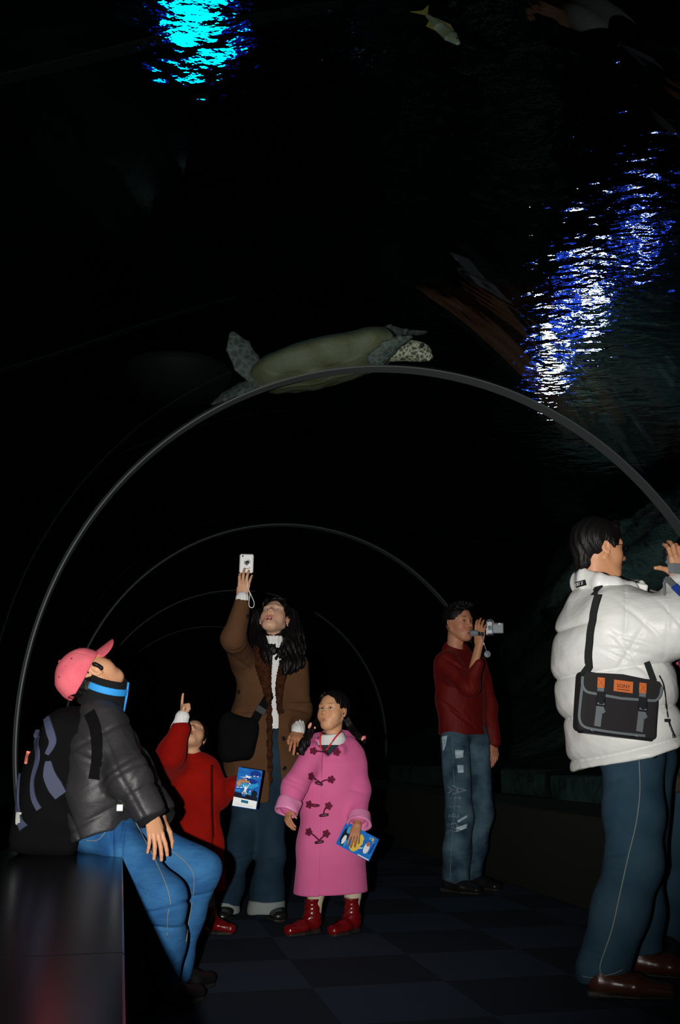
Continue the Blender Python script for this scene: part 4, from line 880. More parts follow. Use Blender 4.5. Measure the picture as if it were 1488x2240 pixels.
def braid(name, pts, r, parent):
    s = Sdf(); q = smooth_pts(pts, 5); 
    for i, c in enumerate(q[:-1]):
        d = nrm(q[i + 1] - c); sd = nrm(np.cross(d, A(0, 1, 0))); k = r * (1 - .35 * i / len(q))
        for sg in (-1, 1): s.ell(c + sd * sg * k * .5 + d * (k * .45 * sg), (k * .62, k * .7, k * .95), R=frame(nrm(d * .5 + A(0, -1, 0)), nrm(d + sd * sg * -.6)), k=.004)
    return sobj(name, s, .0026, M['hair'], parent)
braid('braid', [W(757, 1572, 4.95), W(767, 1590, 4.95), W(779, 1605, 4.90), W(793, 1616, 4.86)], .017, hob)
braid('braid', [W(701, 1570, 4.98), W(692, 1584, 4.94), W(682, 1594, 4.86), W(675, 1612, 4.78)], .017, hob)
s = Sdf(); s.path([W(676, 1606, 4.78), W(667, 1625, 4.74), W(659, 1640, 4.73), W(662, 1650, 4.72)], [.014, .022, .018, .006], k=.02); s.disp = lambda p: .0018 * np.sin(p[:, 0] * 400 + 60 * p[:, 2]); sobj('braid_tail', s, .003, M['hair'], hob)
s = Sdf(); s.path([W(797, 1617, 4.84), W(799, 1626, 4.84)], [.014, .004], k=.01); sobj('braid_tail', s, .003, M['hair'], hob)
M['tie_peach'] = mat('peach_hair_tie', (.75, .35, .22), .6, .3); M['tie_pink'] = mat('pink_hair_tie', (.8, .12, .35), .3, .5)
mb = MB(); mb.ball(W(678, 1587, 4.80), (.008, .008, .016), R=frame((0, 1, 0), (.5, 0, 1))); mb.ball(W(689, 1592, 4.80), (.005, .005, .006)); mb.build('hair_tie', [M['tie_peach']], hob)
mb = MB(); mb.ball(W(794, 1615, 4.81), (.007, .008, .013), 0, R=frame((0, 1, 0), (.5, 0, 1))); mb.ball(W(798, 1613, 4.805), (.006, .006, .009), 1); mb.build('hair_tie', [M['tie_peach'], M['tie_pink']], hob)
# white turtleneck, red cord, dark pinafore
s = Sdf(); s.path([W(726, 1606, 4.885), W(727, 1618, 4.88)], [(.058, .052), (.064, .058)], side=BX, k=.01); s.seg(W(727, 1622, 4.88), W(725, 1640, 4.87), (.066, .060), (.085, .07), side=BX, k=.02); s.cut(W(726, 1603, 4.885), (-.1, -.15, 1), .005); s.cut(W(726, 1630, 4.88), (0, 0, -1), .004); sobj('turtleneck', s, .0028, M['white_knit'], girl); tS = s
s2 = Sdf(); s2.seg(W(720, 1632, 4.895), W(718, 1660, 4.895), (.07, .072), (.075, .085), side=BX); M['pinafore'] = mat('dark_ribbed_cloth', (.03, .04, .06), .9, .2, weave=(55, .8, .003, 'DIAGONAL')); sobj('pinafore', s2, .003, M['pinafore'], girl)
M['red_cord'] = mat('red_cord', (.70, .03, .03), .4, .4)
mb = MB(); mb.tube(smooth_pts([W(745, 1600, 4.84), W(741, 1605, 4.80), W(733, 1614, 4.79), W(726, 1624, 4.785), W(714, 1640, 4.80), W(705, 1640, 4.80), W(701, 1628, 4.795), W(700, 1614, 4.80), W(704, 1602, 4.84)]), .004, 0, 7); mb.ball(W(726, 1624, 4.775), .004, 1); mb.build('neck_cord', [M['red_cord'], M['silver']], girl)
# coat
s = Sdf()
s.path([W(727, 1640, 4.90), W(730, 1672, 4.90), W(728, 1760, 4.90), W(727, 1850, 4.90), W(725, 1985, 4.90)], [(.105, .07), (.145, .095), (.148, .10), (.158, .115), (.184, .135)], side=BX, k=.05)
s.seg(shr + A(.02, .02, 0), elr, .058, .052, k=.04).seg(elr, wrr + (elr - wrr) * .18, .052, .046, k=.04); s.seg(shl + A(-.015, .01, 0), ell_, .062, .055, k=.04).seg(ell_, wrl + (ell_ - wrl) * .18, .055, .047, k=.04)
s.path([W(684, 1636, 4.88), W(697, 1622, 4.94), W(727, 1617, 5.0), W(756, 1620, 4.98), W(768, 1634, 4.92)], [.032, .034, .05, .045, .034], k=.03)
s.path([W(688, 1632, 4.86), W(697, 1640, 4.80)], [.025, .018], k=.03); s.path([W(766, 1628, 4.90), W(745, 1640, 4.82), W(732, 1646, 4.80)], [.030, .018, .012], k=.03)
s.add(lambda p: np.maximum(np.maximum(np.abs(p[:, 0] - W(718, 1650, 4.8)[0] - .0) - np.interp(p[:, 2], [W(0, 1652, 4.8)[2], W(0, 1638, 4.8)[2], W(0, 1615, 4.8)[2]], [.004, .035, .075]), W(0, 1653, 4.8)[2] - p[:, 2]), p[:, 1] - 4.85), W(690, 1655, 4.7), W(760, 1600, 4.9), 's', .008)
zc_ = W(725, 1952, 4.90)[2]; s.cut(A(0, 0, zc_), (0, 0, -1), .01)
fx = W(703, 1800, 4.78)[0]
fd = sines(14, 5, (9, 9, 4), .006); cr = rings([(elr + A(0, -.03, .0), elr - shr, .05), (elr + A(0, -.03, .03), A(.4, 0, 1), .05), (ell_ + A(-.02, -.04, 0), A(.3, 0, 1), .05)], .010, .006)
def placket(p):
    x0 = fx + (p[:, 2] - .5) * .02; return np.where(p[:, 1] < 4.86, -.0035 * np.clip((x0 + .0 - p[:, 0]) / .003, 0, 1) * np.clip((p[:, 0] - x0 + .12) / .05, 0, 1), 0) + np.where(p[:, 1] < 4.86, .003 * np.exp(-((p[:, 0] - x0) / .004) ** 2), 0) * (p[:, 2] < W(0, 1655, 4.8)[2])
s.disp = lambda p: fd(p) + cr(p) + placket(p); ct_ = sobj('duffle_coat', s, .0036, M['pink_wool'], girl); gS = s
for w_, e_, a_, b_ in ((wrr, elr, (.057, .053), (.061, .057)), (wrl, ell_, (.057, .053), (.060, .056))):
    ax = nrm(w_ - e_); cu = Sdf(); cu.seg(w_ - ax * .040, w_ + ax * .012, a_, b_, side=BX); cu.seg(w_ + ax * .004, w_ + ax * .1, tuple(q - .012 for q in a_), tuple(q - .010 for q in b_), side=BX, op='s', k=.004); cu.cut(w_ + ax * .020, ax, .006); cu.cut(w_ - ax * .045, -ax, .008); cu.disp = sines(8, 5, 60, .003); sobj('satin_cuff', cu, .003, M['pink_satin'], ct_)
def at(px, py, off=.0): return hits(gS, [(px, py)], off, tmin=4.3)[0]
def flower(px, py):
    q, n = at(px, py, .001); mb = MB(q, frame(-n, A(0, 0, 1.01))); mb.prism([((.0135 + .0065 * abs(math.cos(2.5 * a))) * math.cos(a), (.0135 + .0065 * abs(math.cos(2.5 * a))) * math.sin(a)) for a in np.linspace(0, 2 * math.pi, 30, endpoint=False)], -.003, .003); mb.build('toggle_patch', [M['maroon']], ct_)
def loop(pts): strip(gS, pts, .0038, .002, 'toggle_cord', M['maroon'], ct_, flat=False, off=.003, tmin=4.3)
def tog(p1, p2):
    a, b = at(*p1, .010)[0], at(*p2, .010)[0]; mb = MB(); c = (a + b) / 2; mb.tube([a, a + (c - a) * .3, c, b + (c - b) * .3, b], [.004, .0068, .0072, .0068, .004], 0, 12); mb.build('toggle', [M['horn']], ct_)
for x, y in ((686, 1643), (737, 1645), (680, 1698), (725, 1705), (677, 1760), (719, 1763), (676, 1820), (714, 1824)): flower(x, y)
loop([(686, 1643), (700, 1644), (715, 1647)]); loop([(737, 1645), (720, 1645), (708, 1641)]); tog((703, 1641), (714, 1652))
loop([(680, 1698), (692, 1705), (702, 1712)]); loop([(725, 1705), (710, 1707), (702, 1712)]); tog((689, 1709), (706, 1717))
loop([(677, 1760), (690, 1760), (699, 1762), (690, 1764), (680, 1762)]); loop([(719, 1763), (711, 1770), (708, 1782)]); tog((699, 1784), (719, 1781))
loop([(676, 1820), (688, 1828), (698, 1838)]); loop([(714, 1824), (706, 1832), (698, 1838)]); tog((690, 1844), (709, 1841))
strip(gS, [(746, 1650), (750, 1690), (745, 1725), (743, 1745)], .0012, .001, 'seam', M['pink_wool'], ct_, flat=False, off=.0, tmin=4.3)
# legs and boots
s = Sdf(); s.path([l1, f1 + A(0, 0, -.02)], [.038, .033]); s.path([l2, f2 + A(0, 0, -.02)], [.038, .033]); s.seg(l1 + A(0, 0, .1), l2 + A(0, 0, .1), .04).path([l1, l1 + A(0, 0, .1)], [.038, .04]).path([l2, l2 + A(0, 0, .1)], [.038, .04]); sobj('tights', s, .0035, M['tights'], girl)
shoe(girl, W(697, 2032, 4.86) * A(1, 1, 0), W(638, 2042, 4.76) * A(1, 1, 0), .20, .078, M['red_patent'], 'boot', high=.058, boot=.155)
shoe(girl, W(781, 2034, 4.88) * A(1, 1, 0), W(716, 2052, 4.72) * A(1, 1, 0), .20, .078, M['red_patent'], 'boot', high=.058, boot=.155)
def paint2(mb, w, h):
    q = lambda poly, m, y=-.0004: mb.prism([(x * w, z * h) for x, z in poly], y, .0002, m)
    q(blob(.14, .45, .10, .42, 2), 5, -.0002); q(blob(.17, .75, .06, .16, 3), 4, -.0003); q(blob(.15, .3, .05, .2, 4), 1, -.0003); q(blob(.22, .2, .03, .15, 6), 4, -.0003)
    q(blob(.50, .42, .145, .40, 5, n=22, wob=.10, rot=-.12), 6); q([(.60, .30), (.72, .38), (.70, .33), (.62, .25)], 1); q(blob(.80, .42, .075, .24, 1, wob=.03), 1, -.0005); q(blob(.80, .60, .05, .10, 9, wob=.05), 8, -.0007)
    q(blob(.86, .86, .035, .07, 9), 6); q([(.77, .80), (.80, .86), (.79, .93)], 1); q([(.86, .72), (.92, .80), (.91, .75)], 6); q([(.66, .005), (.985, .005), (.985, .05), (.66, .05)], 1, -.0003)
    q([(.90, .2), (.93, .7), (.97, .8), (.95, .3)], 2, -.0002)
leaflet('leaflet', 'blue leaflet with a yellow shape, held down at the side of the pink coat', W(757, 1797, 4.762), W(828, 1835, 4.78), W(735, 1845, 4.755), .0015, paint2, pm)
# ------------------------------------------------------------------ man in the dark red top, filming
man = thing('person', 'man in dark red velour top and ripped printed jeans, filming', 'person', W(1005, 1950, 6.25) * A(1, 1, 0))
hc = W(1003, 1363, 6.25); hR = frame((.66, -.75, .03), (-.05, 0, 1)); hH = .255
BX = nrm(A(.72, .69, 0)) * -1; BX = nrm(A(-.64, -.77, 0))   # his right side, towards us
shr, elr, wrr = W(975, 1452, 6.10), W(1026, 1502, 5.98), W(1052, 1428, 5.97)
shl, ell_, wrl = W(1040, 1455, 6.38), W(1068, 1545, 6.42), W(1080, 1622, 6.36)
hd = head(hc, hR, hH, W(995, 1425, 6.27), nr=.21, male=True, smile=True, mouth=.45, skin=(.52, .23, .13), lip=(.38, .10, .08), vox=.0026, hl=.30)
wk = W(1049, 1412, 5.965)
h1 = hand(wk, W(1050, 1352, 5.93) - wk, A(-.45, -.85, .05), .178, True, curls=[(.15, .45, .3), (.2, .45, .3), (.25, .45, .3), (.3, .45, .3)], spread=.03, thumb=(-.2, .8, -.7), arm=elr, skin=SK3, vox=.002)
h2 = hand(wrl, W(1086, 1690, 6.30) - wrl, A(.6, -.8, .1), .185, False, arm=ell_, skin=(.50, .20, .12), vox=.0022)
hn, hf = W(995, 1620, 6.18), W(1040, 1620, 6.33); kn, kf_ = W(1005, 1785, 6.16), W(1052, 1780, 6.32); an, af = W(998, 1918, 6.20), W(1034, 1905, 6.36)
bb = body(man, [hd, h1, h2], [([W(1000, 1440, 6.27), W(1010, 1600, 6.27)], [.06, .09]), ([hn, kn, an], [.06, .045, .035]), ([hf, kf_, af], [.06, .045, .035]), ([shr, elr], [.03, .03]), ([shl, ell_], [.03, .03])], SK3)
eyes(bb, hc, hR, hH, (.1, .98, .1))
mb = MB(hc, hR * hH); mb.box((0, .318, -.262), (.05, .010, .010), 0, .004); mb.build('teeth', [M['white_gloss']], bb)
s = Sdf(); s.ell((0, -.05, .17), (.335, .405, .365), k=.02); s.ell((0, .50, -.02), (.33, .40, .355), op='s', k=.02); s.ell((-.36, .05, -.06), (.09, .15, .14), op='s', k=.02); s.ell((.36, .05, -.06), (.09, .15, .14), op='s', k=.02); s.ell((0, -.05, -.42), (.5, .6, .28), op='s', k=.03)
for i in range(46):
    a = i * 2.4; r = .27 * math.sqrt((i + 1) / 46); c = A(r * math.cos(a), .04 + r * math.sin(a) * 1.2, .50 - r * r * 1.6); s.seg(c, c + A(.3 * r * math.cos(a), .06 + .2 * r * math.sin(a), .05 + .02 * math.sin(i * 7)), .05, .012, k=.03)
hairmesh('hair', s, hc, hR, hH, man, vox=.0035)
s = Sdf()
s.path([W(997, 1428, 6.27), W(1003, 1468, 6.27), W(1008, 1530, 6.27), W(1012, 1625, 6.27)], [(.10, .085), (.195, .125), (.185, .125), (.180, .140)], side=BX, k=.06)
s.seg(shr + A(.01, .03, 0), elr, .085, .062, k=.05).seg(elr, W(1046, 1452, 5.97), .060, .036, k=.04)
s.seg(shl, ell_, .075, .06, k=.05).seg(ell_, wrl, .058, .042, k=.05); s.cut(W(1012, 1607, 6.27), (0, 0, -1), .01) if False else None
zb = W(1012, 1607, 6.15)[2]; s.add(lambda p: np.where(p[:, 0] < W(1070, 1600, 6.3)[0], zb - p[:, 2], -1.), A(-99, -99, -99), A(99, 99, 99), 'i', .006)
s.ell(W(997, 1408, 6.22), (.075, .07, .05), op='s', k=.02)
fd = ridge(41, 6, (13, 13, 10), .010); cr = rings([(elr + A(-.02, 0, .03), A(1, 0, .4), .09), (elr + A(-.02, -.02, .08), A(1, 0, .15), .08), (shr + A(.06, -.05, -.02), A(.7, 0, 1), .09), (W(1000, 1560, 6.1), A(.8, 0, 1), .12)], .010, .012)
s.disp = lambda p: fd(p) + cr(p); tp = sobj('velour_top', s, .005, M['red_velour'], man)
band('neck_band', W(995, 1425, 6.265), W(999, 1412, 6.25), (.095, .082), (.080, .07), .012, M['red_velour'], tp, side=BX, vox=.004)
# jeans with print
s = Sdf(); s.path([hn, kn, W(1000, 1860, 6.18), an + A(0, 0, -.005)], [.092, .083, .080, .084], k=.04); s.path([hf, kf_, W(1042, 1850, 6.35), af], [.09, .080, .062, .060], k=.04); s.seg(W(1005, 1595, 6.25), W(1030, 1595, 6.30), .10, k=.04)
s.cut(W(998, 1932, 6.2), (-.25, 0, -1), .006); kf2 = rings([(kn + A(0, -.07, 0), A(-.3, 0, 1), .08), (kn + A(0, -.07, -.05), A(.2, 0, 1), .07), (hn + A(.03, -.1, -.02), A(.25, 0, 1), .09), (hn + A(.03, -.1, -.07), A(.3, 0, 1), .09), (hn + A(-.05, -.08, -.06), A(-.4, 0, 1), .08)], .009, .008); fd2 = ridge(43, 5, (12, 12, 16), .005)
s.disp = lambda p: kf2(p) + fd2(p); je = sobj('jeans', s, .0046, M['denim_fade'], man); jS = s
M['print_grey'] = mat('worn_grey_print', (.16, .22, .26), .8, .2, col2=(.09, .13, .16), cs=60); M['rip'] = mat('white_frayed_patch', (.55, .66, .72), .85, .2, col2=(.22, .32, .38), cs=38, cst=(.35, .35, 1.3))
def patch_on(sdf, poly_px, name, mt, parent, th=.005, n=11, tmin=5.5):
    """thin piece laid on a surface: grid over a quad of picture points"""
    P4 = [A(*p) for p in poly_px]; px = [(P4[0] * (1 - u) + P4[1] * u) * (1 - v) + (P4[3] * (1 - u) + P4[2] * u) * v for v in np.linspace(0, 1, n) for u in np.linspace(0, 1, n)]
    h = hits(sdf, px, 0, tmin=tmin); V = [q + m * th for q, m in h] + [q - m * th for q, m in h]; F = []; N2 = n * n
    for i in range(n - 1):
        for j in range(n - 1): q = (i * n + j, i * n + j + 1, (i + 1) * n + j + 1, (i + 1) * n + j); F.append(q[::-1]); F.append(tuple(k + N2 for k in q))
    ed = [j for j in range(n)] + [i * n + n - 1 for i in range(1, n)] + [N2 - 1 - j for j in range(1, n)] + [(n - 1 - i) * n for i in range(1, n - 1)]
    for a, b in zip(ed, ed[1:] + ed[:1]): F.append((a, b, b + N2, a + N2))
    return raw(name, V, F, [mt], parent)
for q in ([(995, 1640), (1014, 1641), (1013, 1657), (997, 1659)], [(1000, 1673), (1014, 1674), (1014, 1690), (1002, 1691)], [(967, 1611), (979, 1609), (976, 1630), (970, 1643)], [(1001, 1795), (1022, 1784), (1022, 1788), (1003, 1799)], [(998, 1810), (1022, 1802), (1021, 1811), (999, 1820)]): patch_on(jS, q, 'frayed_patch', M['rip'], je)
def letters(word, col_pts, size, flip=False, squash=.45):
    n = len(word); hs = hits(jS, col_pts, .0012, tmin=5.5); mb = MB()
    hs = [(q + m * .005, m) for q, m in hs]
    for i, ch in enumerate(word):
        t = i / (n - 1) * (len(hs) - 1); k = min(int(t), len(hs) - 2); f_ = t - k; q = hs[k][0] * (1 - f_) + hs[k + 1][0] * f_; nn = nrm(hs[k][1] * (1 - f_) + hs[k + 1][1] * f_)
        dn = nrm(hs[k + 1][0] - hs[k][0]); yv = nn * -1; zv = np.cross(dn, yv) * -1
        zv = nrm(np.cross(dn, yv)); xv = nrm(dn); yv = np.cross(zv, xv)
        sc_ = size * (1.35 if ch == 'A' else 1); mb.text(ch, sc_, 0, q, np.stack([xv * 1.0, yv, zv * (1.5 if not flip else .8)], 1), .0006)
    return mb.build('leg_lettering', [M['print_grey']], je)
letters('Attach', [(1003, 1728), (1003, 1750), (1001, 1775), (998, 1800), (995, 1815)], .062)
letters('Attach', [(987, 1728), (988, 1750), (987, 1775), (984, 1800), (982, 1820)], .050, True)
strip(jS, [(990, 1610), (992, 1680), (996, 1740), (992, 1800), (988, 1860), (985, 1925)], .0014, .001, 'outer_seam', M['thread'], je, flat=False, tmin=5.5)
shoe(man, W(968, 1935, 6.24) * A(1, 1, 0), W(1040, 1955, 6.10) * A(1, 1, 0), .29, .10, M['leather_black'], high=.085)
shoe(man, W(1022, 1930, 6.42) * A(1, 1, 0), W(1087, 1940, 6.24) * A(1, 1, 0), .28, .10, M['leather_black'], high=.07)
# his camcorder with open screen
cc = W(1072, 1372, 5.93); cv = thing('camcorder', 'small silver camcorder with its screen folded out, held by the man in dark red', 'camcorder', cc)
cR = frame((0.25, 1, 0), (0, 0, 1)); mb = MB(cc, cR)
mb.box((.002, 0, -.008), (.020, .045, .040), 0, .006); mb.lathe([(.024, -.03), (.026, -.02), (.026, .02), (.022, .03)], 0, 20, (.004, -.0, .022), 'y'); mb.box((-.016, -.01, -.03), (.006, .035, .022), 0, .003); mb.build('camera_body', [M['silver']], cv)
mb = MB(cc, cR); mb.lathe([(.017, -.032), (.019, -.036), (.012, -.037), (.0001, -.033)], 0, 20, (.004, 0, .024), 'y'); mb.build('lens', [M['dark_plastic']], cv)
mb = MB(cc, cR); mb.box((.004, -.046, -.010), (.012, .001, .014), 0, .001); mb.box((.002, -.0465, -.006), (.004, .001, .008), 1, .0005); mb.build('control_panel', [M['grey_plastic'], M['dark_plastic']], cv)
sc = W(1088, 1374, 5.90); mb = MB(sc, frame((.15, 1, 0), (.02, 0, 1))); mb.box((0, 0, 0), (.038, .005, .032), 0, .004); mb.box((-.012, -.0052, .027), (.018, .001, .004), 1, .0005); mb.box((.014, -.0052, .026), (.006, .001, .005), 2, .0005); mb.build('folding_screen', [M['grey_plastic'], M['dark_plastic'], M['silver']], cv)
mb = MB(W(1038, 1385, 5.885), frame((-.2, 1, 0), (-.1, 0, 1))); mb.box((0, 0, 0), (.026, .010, .018), 0, .008); mb.box((.0, -.0102, .003), (.010, .0006, .004), 1, .0004); mb.build('hand_strap_pad', [M['grey_plastic'], M['silver']], cv)
mb = MB(); mb.tube([W(1047, 1386, 5.89), W(1058, 1388, 5.90)], .012, 0, flat=.002, nv=A(0, -1, 0)); mb.build('hand_strap', [M['webbing']], cv)
mb = MB(); mb.tube([W(1051, 1382, 5.88), W(1058, 1405, 5.87), W(1065, 1425, 5.87)], .0022, 0, 6); mb.build('lanyard', [M['silver']], cv)
mb = MB(W(1066.5, 1431, 5.87)); mb.lathe([(.0001, -.003), (.018, -.003), (.021, -.001), (.021, .002), (.016, .003), (.0001, .003)], 0, 24); mb.ball((0, -.004, 0), (.009, .003, .009)); mb.ball((.012, -.004, .005), (.004, .002, .004)); mb.ball((-.011, -.004, -.006), (.004, .002, .004)); mb.build('round_charm', [M['grey_plastic']], cv)
# ------------------------------------------------------------------ man in the white down jacket
wm = thing('person', 'man with glasses in a puffy white down jacket, filming', 'person', W(1360, 2160, 3.80) * A(1, 1, 0))
hc = W(1311, 1203, 3.86); hR = frame((.975, .22, -.03), (-.03, 0, 1)); hH = .255
Bf = nrm(A(.92, .39, 0)); BX = A(Bf[1], -Bf[0], 0)       # his right side faces us
nk = W(1312, 1275, 3.88)
shr, elr, wrr = W(1352, 1356, 3.70), W(1500, 1372, 3.66), W(1500, 1268, 3.72)
shl, ell_, wrl = W(1392, 1352, 4.08), W(1545, 1360, 4.15), W(1535, 1262, 4.0)
hd = head(hc, hR, hH, W(1305, 1280, 3.88), nr=.215, male=True, skin=(.60, .29, .15), lip=(.40, .13, .10), vox=.0023, hl=.33)
h1 = hand(W(1490, 1268, 3.70), A(-.02, .02, 1), A(.05, -1, .1), .19, True, curls=[(.25, .6, .3), (.25, .6, .3), (.3, .6, .35), (.3, .6, .35)], spread=.05, thumb=(1.05, .55, .25), tcurl=-.25, arm=elr, skin=(.60, .30, .16), vox=.002)
h2 = hand(wrl, A(-.1, -.2, 1), A(.6, .7, 0), .19, False, arm=ell_, skin=(.60, .30, .16), vox=.003)
hn, hf = W(1385, 1665, 3.80), W(1410, 1665, 3.96); kn, kf_ = W(1385, 1880, 3.70), W(1400, 1880, 3.98); an, af = W(1322, 2120, 3.70), W(1404, 2095, 4.0)
bb = body(wm, [hd, h1, h2], [([nk, W(1345, 1500, 3.87), W(1380, 1640, 3.87)], [.06, .12, .10]), ([hn, kn, an], [.07, .05, .035]), ([hf, kf_, af], [.07, .05, .035]), ([shr, elr], [.04, .035]), ([shl, ell_], [.04, .035])], SK3)
eyes(bb, hc, hR, hH, (0, 1, 0))
s = Sdf(); s.ell((0, -.055, .155), (.345, .425, .385), k=.02); s.ell((0, .52, .0), (.36, .40, .35), op='s', k=.025); s.ell((-.36, .0, -.05), (.09, .12, .12), op='s', k=.02); s.ell((.36, .0, -.05), (.09, .12, .12), op='s', k=.02)
s.path([(0, -.30, .0), (0, -.29, -.22)], [.19, .15], k=.06); s.ell((0, .16, -.33), (.5, .34, .25), op='s', k=.02); s.path([(-.1, .26, .42), (.1, .26, .42), (.2, .2, .36)], [.06, .06, .05], k=.06)
s.path([(.318, .10, .12), (.308, .10, .0)], [.035, .022], k=.02); s.path([(-.318, .10, .12), (-.308, .10, .0)], [.035, .022], k=.02)
hairmesh('hair', s, hc, hR, hH, wm, vox=.0028, amp=.007)
# glasses
gl = MB(hc, hR * hH); 
for sx in (-1, 1): gl.tube([(sx * .33, -.03, .035), (sx * .325, .1, .045), (sx * .275, .34, .035), (sx * .235, .385, .03)], .0065, 0, 8)
for sx in (-1, 1): gl.tube([(sx * .13 + .095 * math.cos(a), .395 + .0 * a - .04 * abs(math.cos(a)) ** 2, .012 + .06 * math.sin(a)) for a in np.linspace(0, 6.2832, 25)], .005, 0, 6)
gl.tube([(-.04, .385, .02), (0, .40, .03), (.04, .385, .02)], .006, 0, 6); go = gl.build('glasses', [M['black_metal']], wm)
M['lens'] = mat('clear_lens', (.9, .9, .9), .02, .5); M['lens'].node_tree.nodes['Principled BSDF'].inputs['Transmission Weight'].default_value = 1
for sx in (-1, 1):
    gl = MB(hc, hR * hH); gl.ball((sx * .13, .385, .012), (.09, .005, .056)); gl.build('lens', [M['lens']], go)
# down jacket
s = Sdf()
s.path([W(1312, 1322, 3.88), W(1318, 1362, 3.88), W(1338, 1430, 3.87), W(1347, 1530, 3.87), W(1365, 1620, 3.87), W(1380, 1690, 3.87)], [(.13, .10), (.22, .16), (.25, .215), (.25, .205), (.255, .190), (.255, .190)], side=BX, k=.06)
s.seg(shr + A(.0, .04, -.01), elr, .125, .115, k=.08).seg(elr, W(1496, 1292, 3.71), .110, .075, k=.06)
s.seg(shl, ell_, .125, .115, k=.06).seg(ell_, wrl + A(0, 0, -.03), .11, .07, k=.06)
pz = W(1265, 1688, 3.87); s.cut(pz, nrm(A(.26, 0, -1)), .012)
sl = .25
def seams(p):
    u = p @ nrm(A(.97, .2, 0)); d = np.zeros(len(p)); z = p[:, 2] + .0
    tor = np.clip((3.80 - 0 * p[:, 1] - 0) * 0 + 1 - np.clip((p[:, 0] - W(1405, 1400, 3.7)[0]) / .05, 0, 1) * np.clip((z - W(0, 1440, 3.65)[2]) / .04, 0, 1), 0, 1)
    arm = np.exp(-np.clip(Sdf().seg(shr, elr, .10, .10).ev(p), 0, 1) / .02); tor = tor * (1 - arm * (z > W(0, 1450, 3.7)[2]))
    zs = [W(1215, 1377, 3.8), W(1232, 1482, 3.8), W(1236, 1572, 3.8), W(1262, 1668, 3.8)]
    for i, c in enumerate(zs):
        dz = z - (c[2] + (p[:, 0] - c[0]) * (.12 if i < 3 else .26)); d += tor * (.012 * np.exp(-(np.abs(dz) / .008)) + .008 * np.exp(-(dz / .03) ** 2))
    ax = nrm(elr - shr); t = (p - shr) @ ax
    for tc in (.02, .17, .245): d += arm * (.010 * np.exp(-np.abs(t - tc) / .008))
    return d
cr = rings([(W(1372, 1425, 3.62), A(.2, 0, 1), .09), (W(1372, 1425, 3.62), A(1, 0, .8), .11), (W(1372, 1430, 3.62), A(1, 0, -.6), .12), (W(1385, 1400, 3.6), A(.3, 0, 1), .08), (W(1360, 1440, 3.62), A(.5, 0, 1), .10), (W(1400, 1350, 3.58), A(.8, 0, .7), .08), (W(1310, 1640, 3.62), A(1, 0, .5), .08), (W(1300, 1600, 3.62), A(1, 0, .35), .08), (elr + A(-.03, -.1, .03), A(1, 0, -.3), .1), (elr + A(-.06, -.1, .0), A(1, 0, .6), .1)], .009, .0065)
fd = sines(51, 7, (11, 11, 13), .009); fd2 = ridge(53, 4, (30, 30, 18), .004); s.disp = lambda p: seams(p) + cr(p) + fd(p) + fd2(p)
jk = sobj('down_jacket', s, .0045, M['puffer'], wm); wS = s
# collar
cS = Sdf(); cS.path([W(1262, 1278, 3.93), W(1275, 1266, 3.84), W(1310, 1274, 3.77), W(1345, 1282, 3.76), W(1385, 1288, 3.79), W(1405, 1291, 3.84)], [(.042, .018), (.045, .022), (.038, .022), (.034, .022), (.030, .020), (.024, .016)], side=(0, 0, 1), k=.02)
cS.path([W(1262, 1278, 3.93), W(1280, 1272, 4.05), W(1340, 1280, 4.1), W(1395, 1290, 4.0), W(1405, 1291, 3.86)], [(.042, .02)] * 5, side=(0, 0, 1), k=.02); cS.disp = sines(5, 4, 30, .004); co = sobj('collar', cS, .004, M['puffer'], jk)
k = Sdf(); k.path([W(1268, 1257, 3.9), W(1285, 1252, 3.85), W(1320, 1262, 3.80), W(1355, 1270, 3.80), W(1395, 1278, 3.84)], [.016, .016, .014, .012, .010], k=.02); k.path([W(1268, 1257, 3.9), W(1300, 1255, 4.0), W(1360, 1268, 4.0)], [.016] * 3, k=.02); sobj('collar_lining', k, .004, M['rib_black'], co)
mb = MB(W(1403, 1287, 3.80), frame((.25, 1, 0), (.25, 0, 1))); mb.box((0, 0, 0), (.024, .007, .019), 0, .005); mb.build('collar_flap', [M['puffer']], co)
(qa, na), (qb, nb_), (qc, nc) = hits(cS, [(1255, 1281), (1270, 1277), (1285, 1273)], .004, tmin=2.5); xv = nrm(qc - qa); yv = nrm(-nb_ - xv * (-nb_ @ xv)); LR = np.stack([xv, yv, np.cross(xv, yv)], 1); mb = MB(qb, LR); mb.box((0, .004, 0), (.034, .006, .0115), 0, .001); lab = mb.build('collar_label', [M['rib_black']], co)
mb = MB(qb, LR); mb.text('ORT 37', .019, 0, (0, -.0024, 0), depth=.0004); mb.build('label_text', [M['white_gloss']], lab)
strip(wS, [(1442, 1478), (1452, 1500), (1457, 1540), (1461, 1570)], .0035, .002, 'pocket_zip', M['webbing'], jk, off=.001, tmin=2.5)
mb = MB(); mb.box(W(1460, 1576, 3.60), (.010, .005, .006), 0, .002); mb.tube(smooth_pts([W(1463, 1577, 3.595), W(1467, 1590, 3.59), W(1473, 1605, 3.59), W(1475, 1614, 3.59)]), [.003] * 9 + [.005] * 4, 0, 8); mb.build('zip_pull', [M['dark_plastic']], jk)
mb = MB(); mb.ball(W(1425, 1652, 3.66), (.013, .008, .008)); mb.tube([W(1432, 1648, 3.66), W(1438, 1652, 3.655), W(1434, 1658, 3.655), W(1425, 1655, 3.655)], .0025, 0, 7); mb.build('hem_toggle', [M['dark_plastic']], jk)
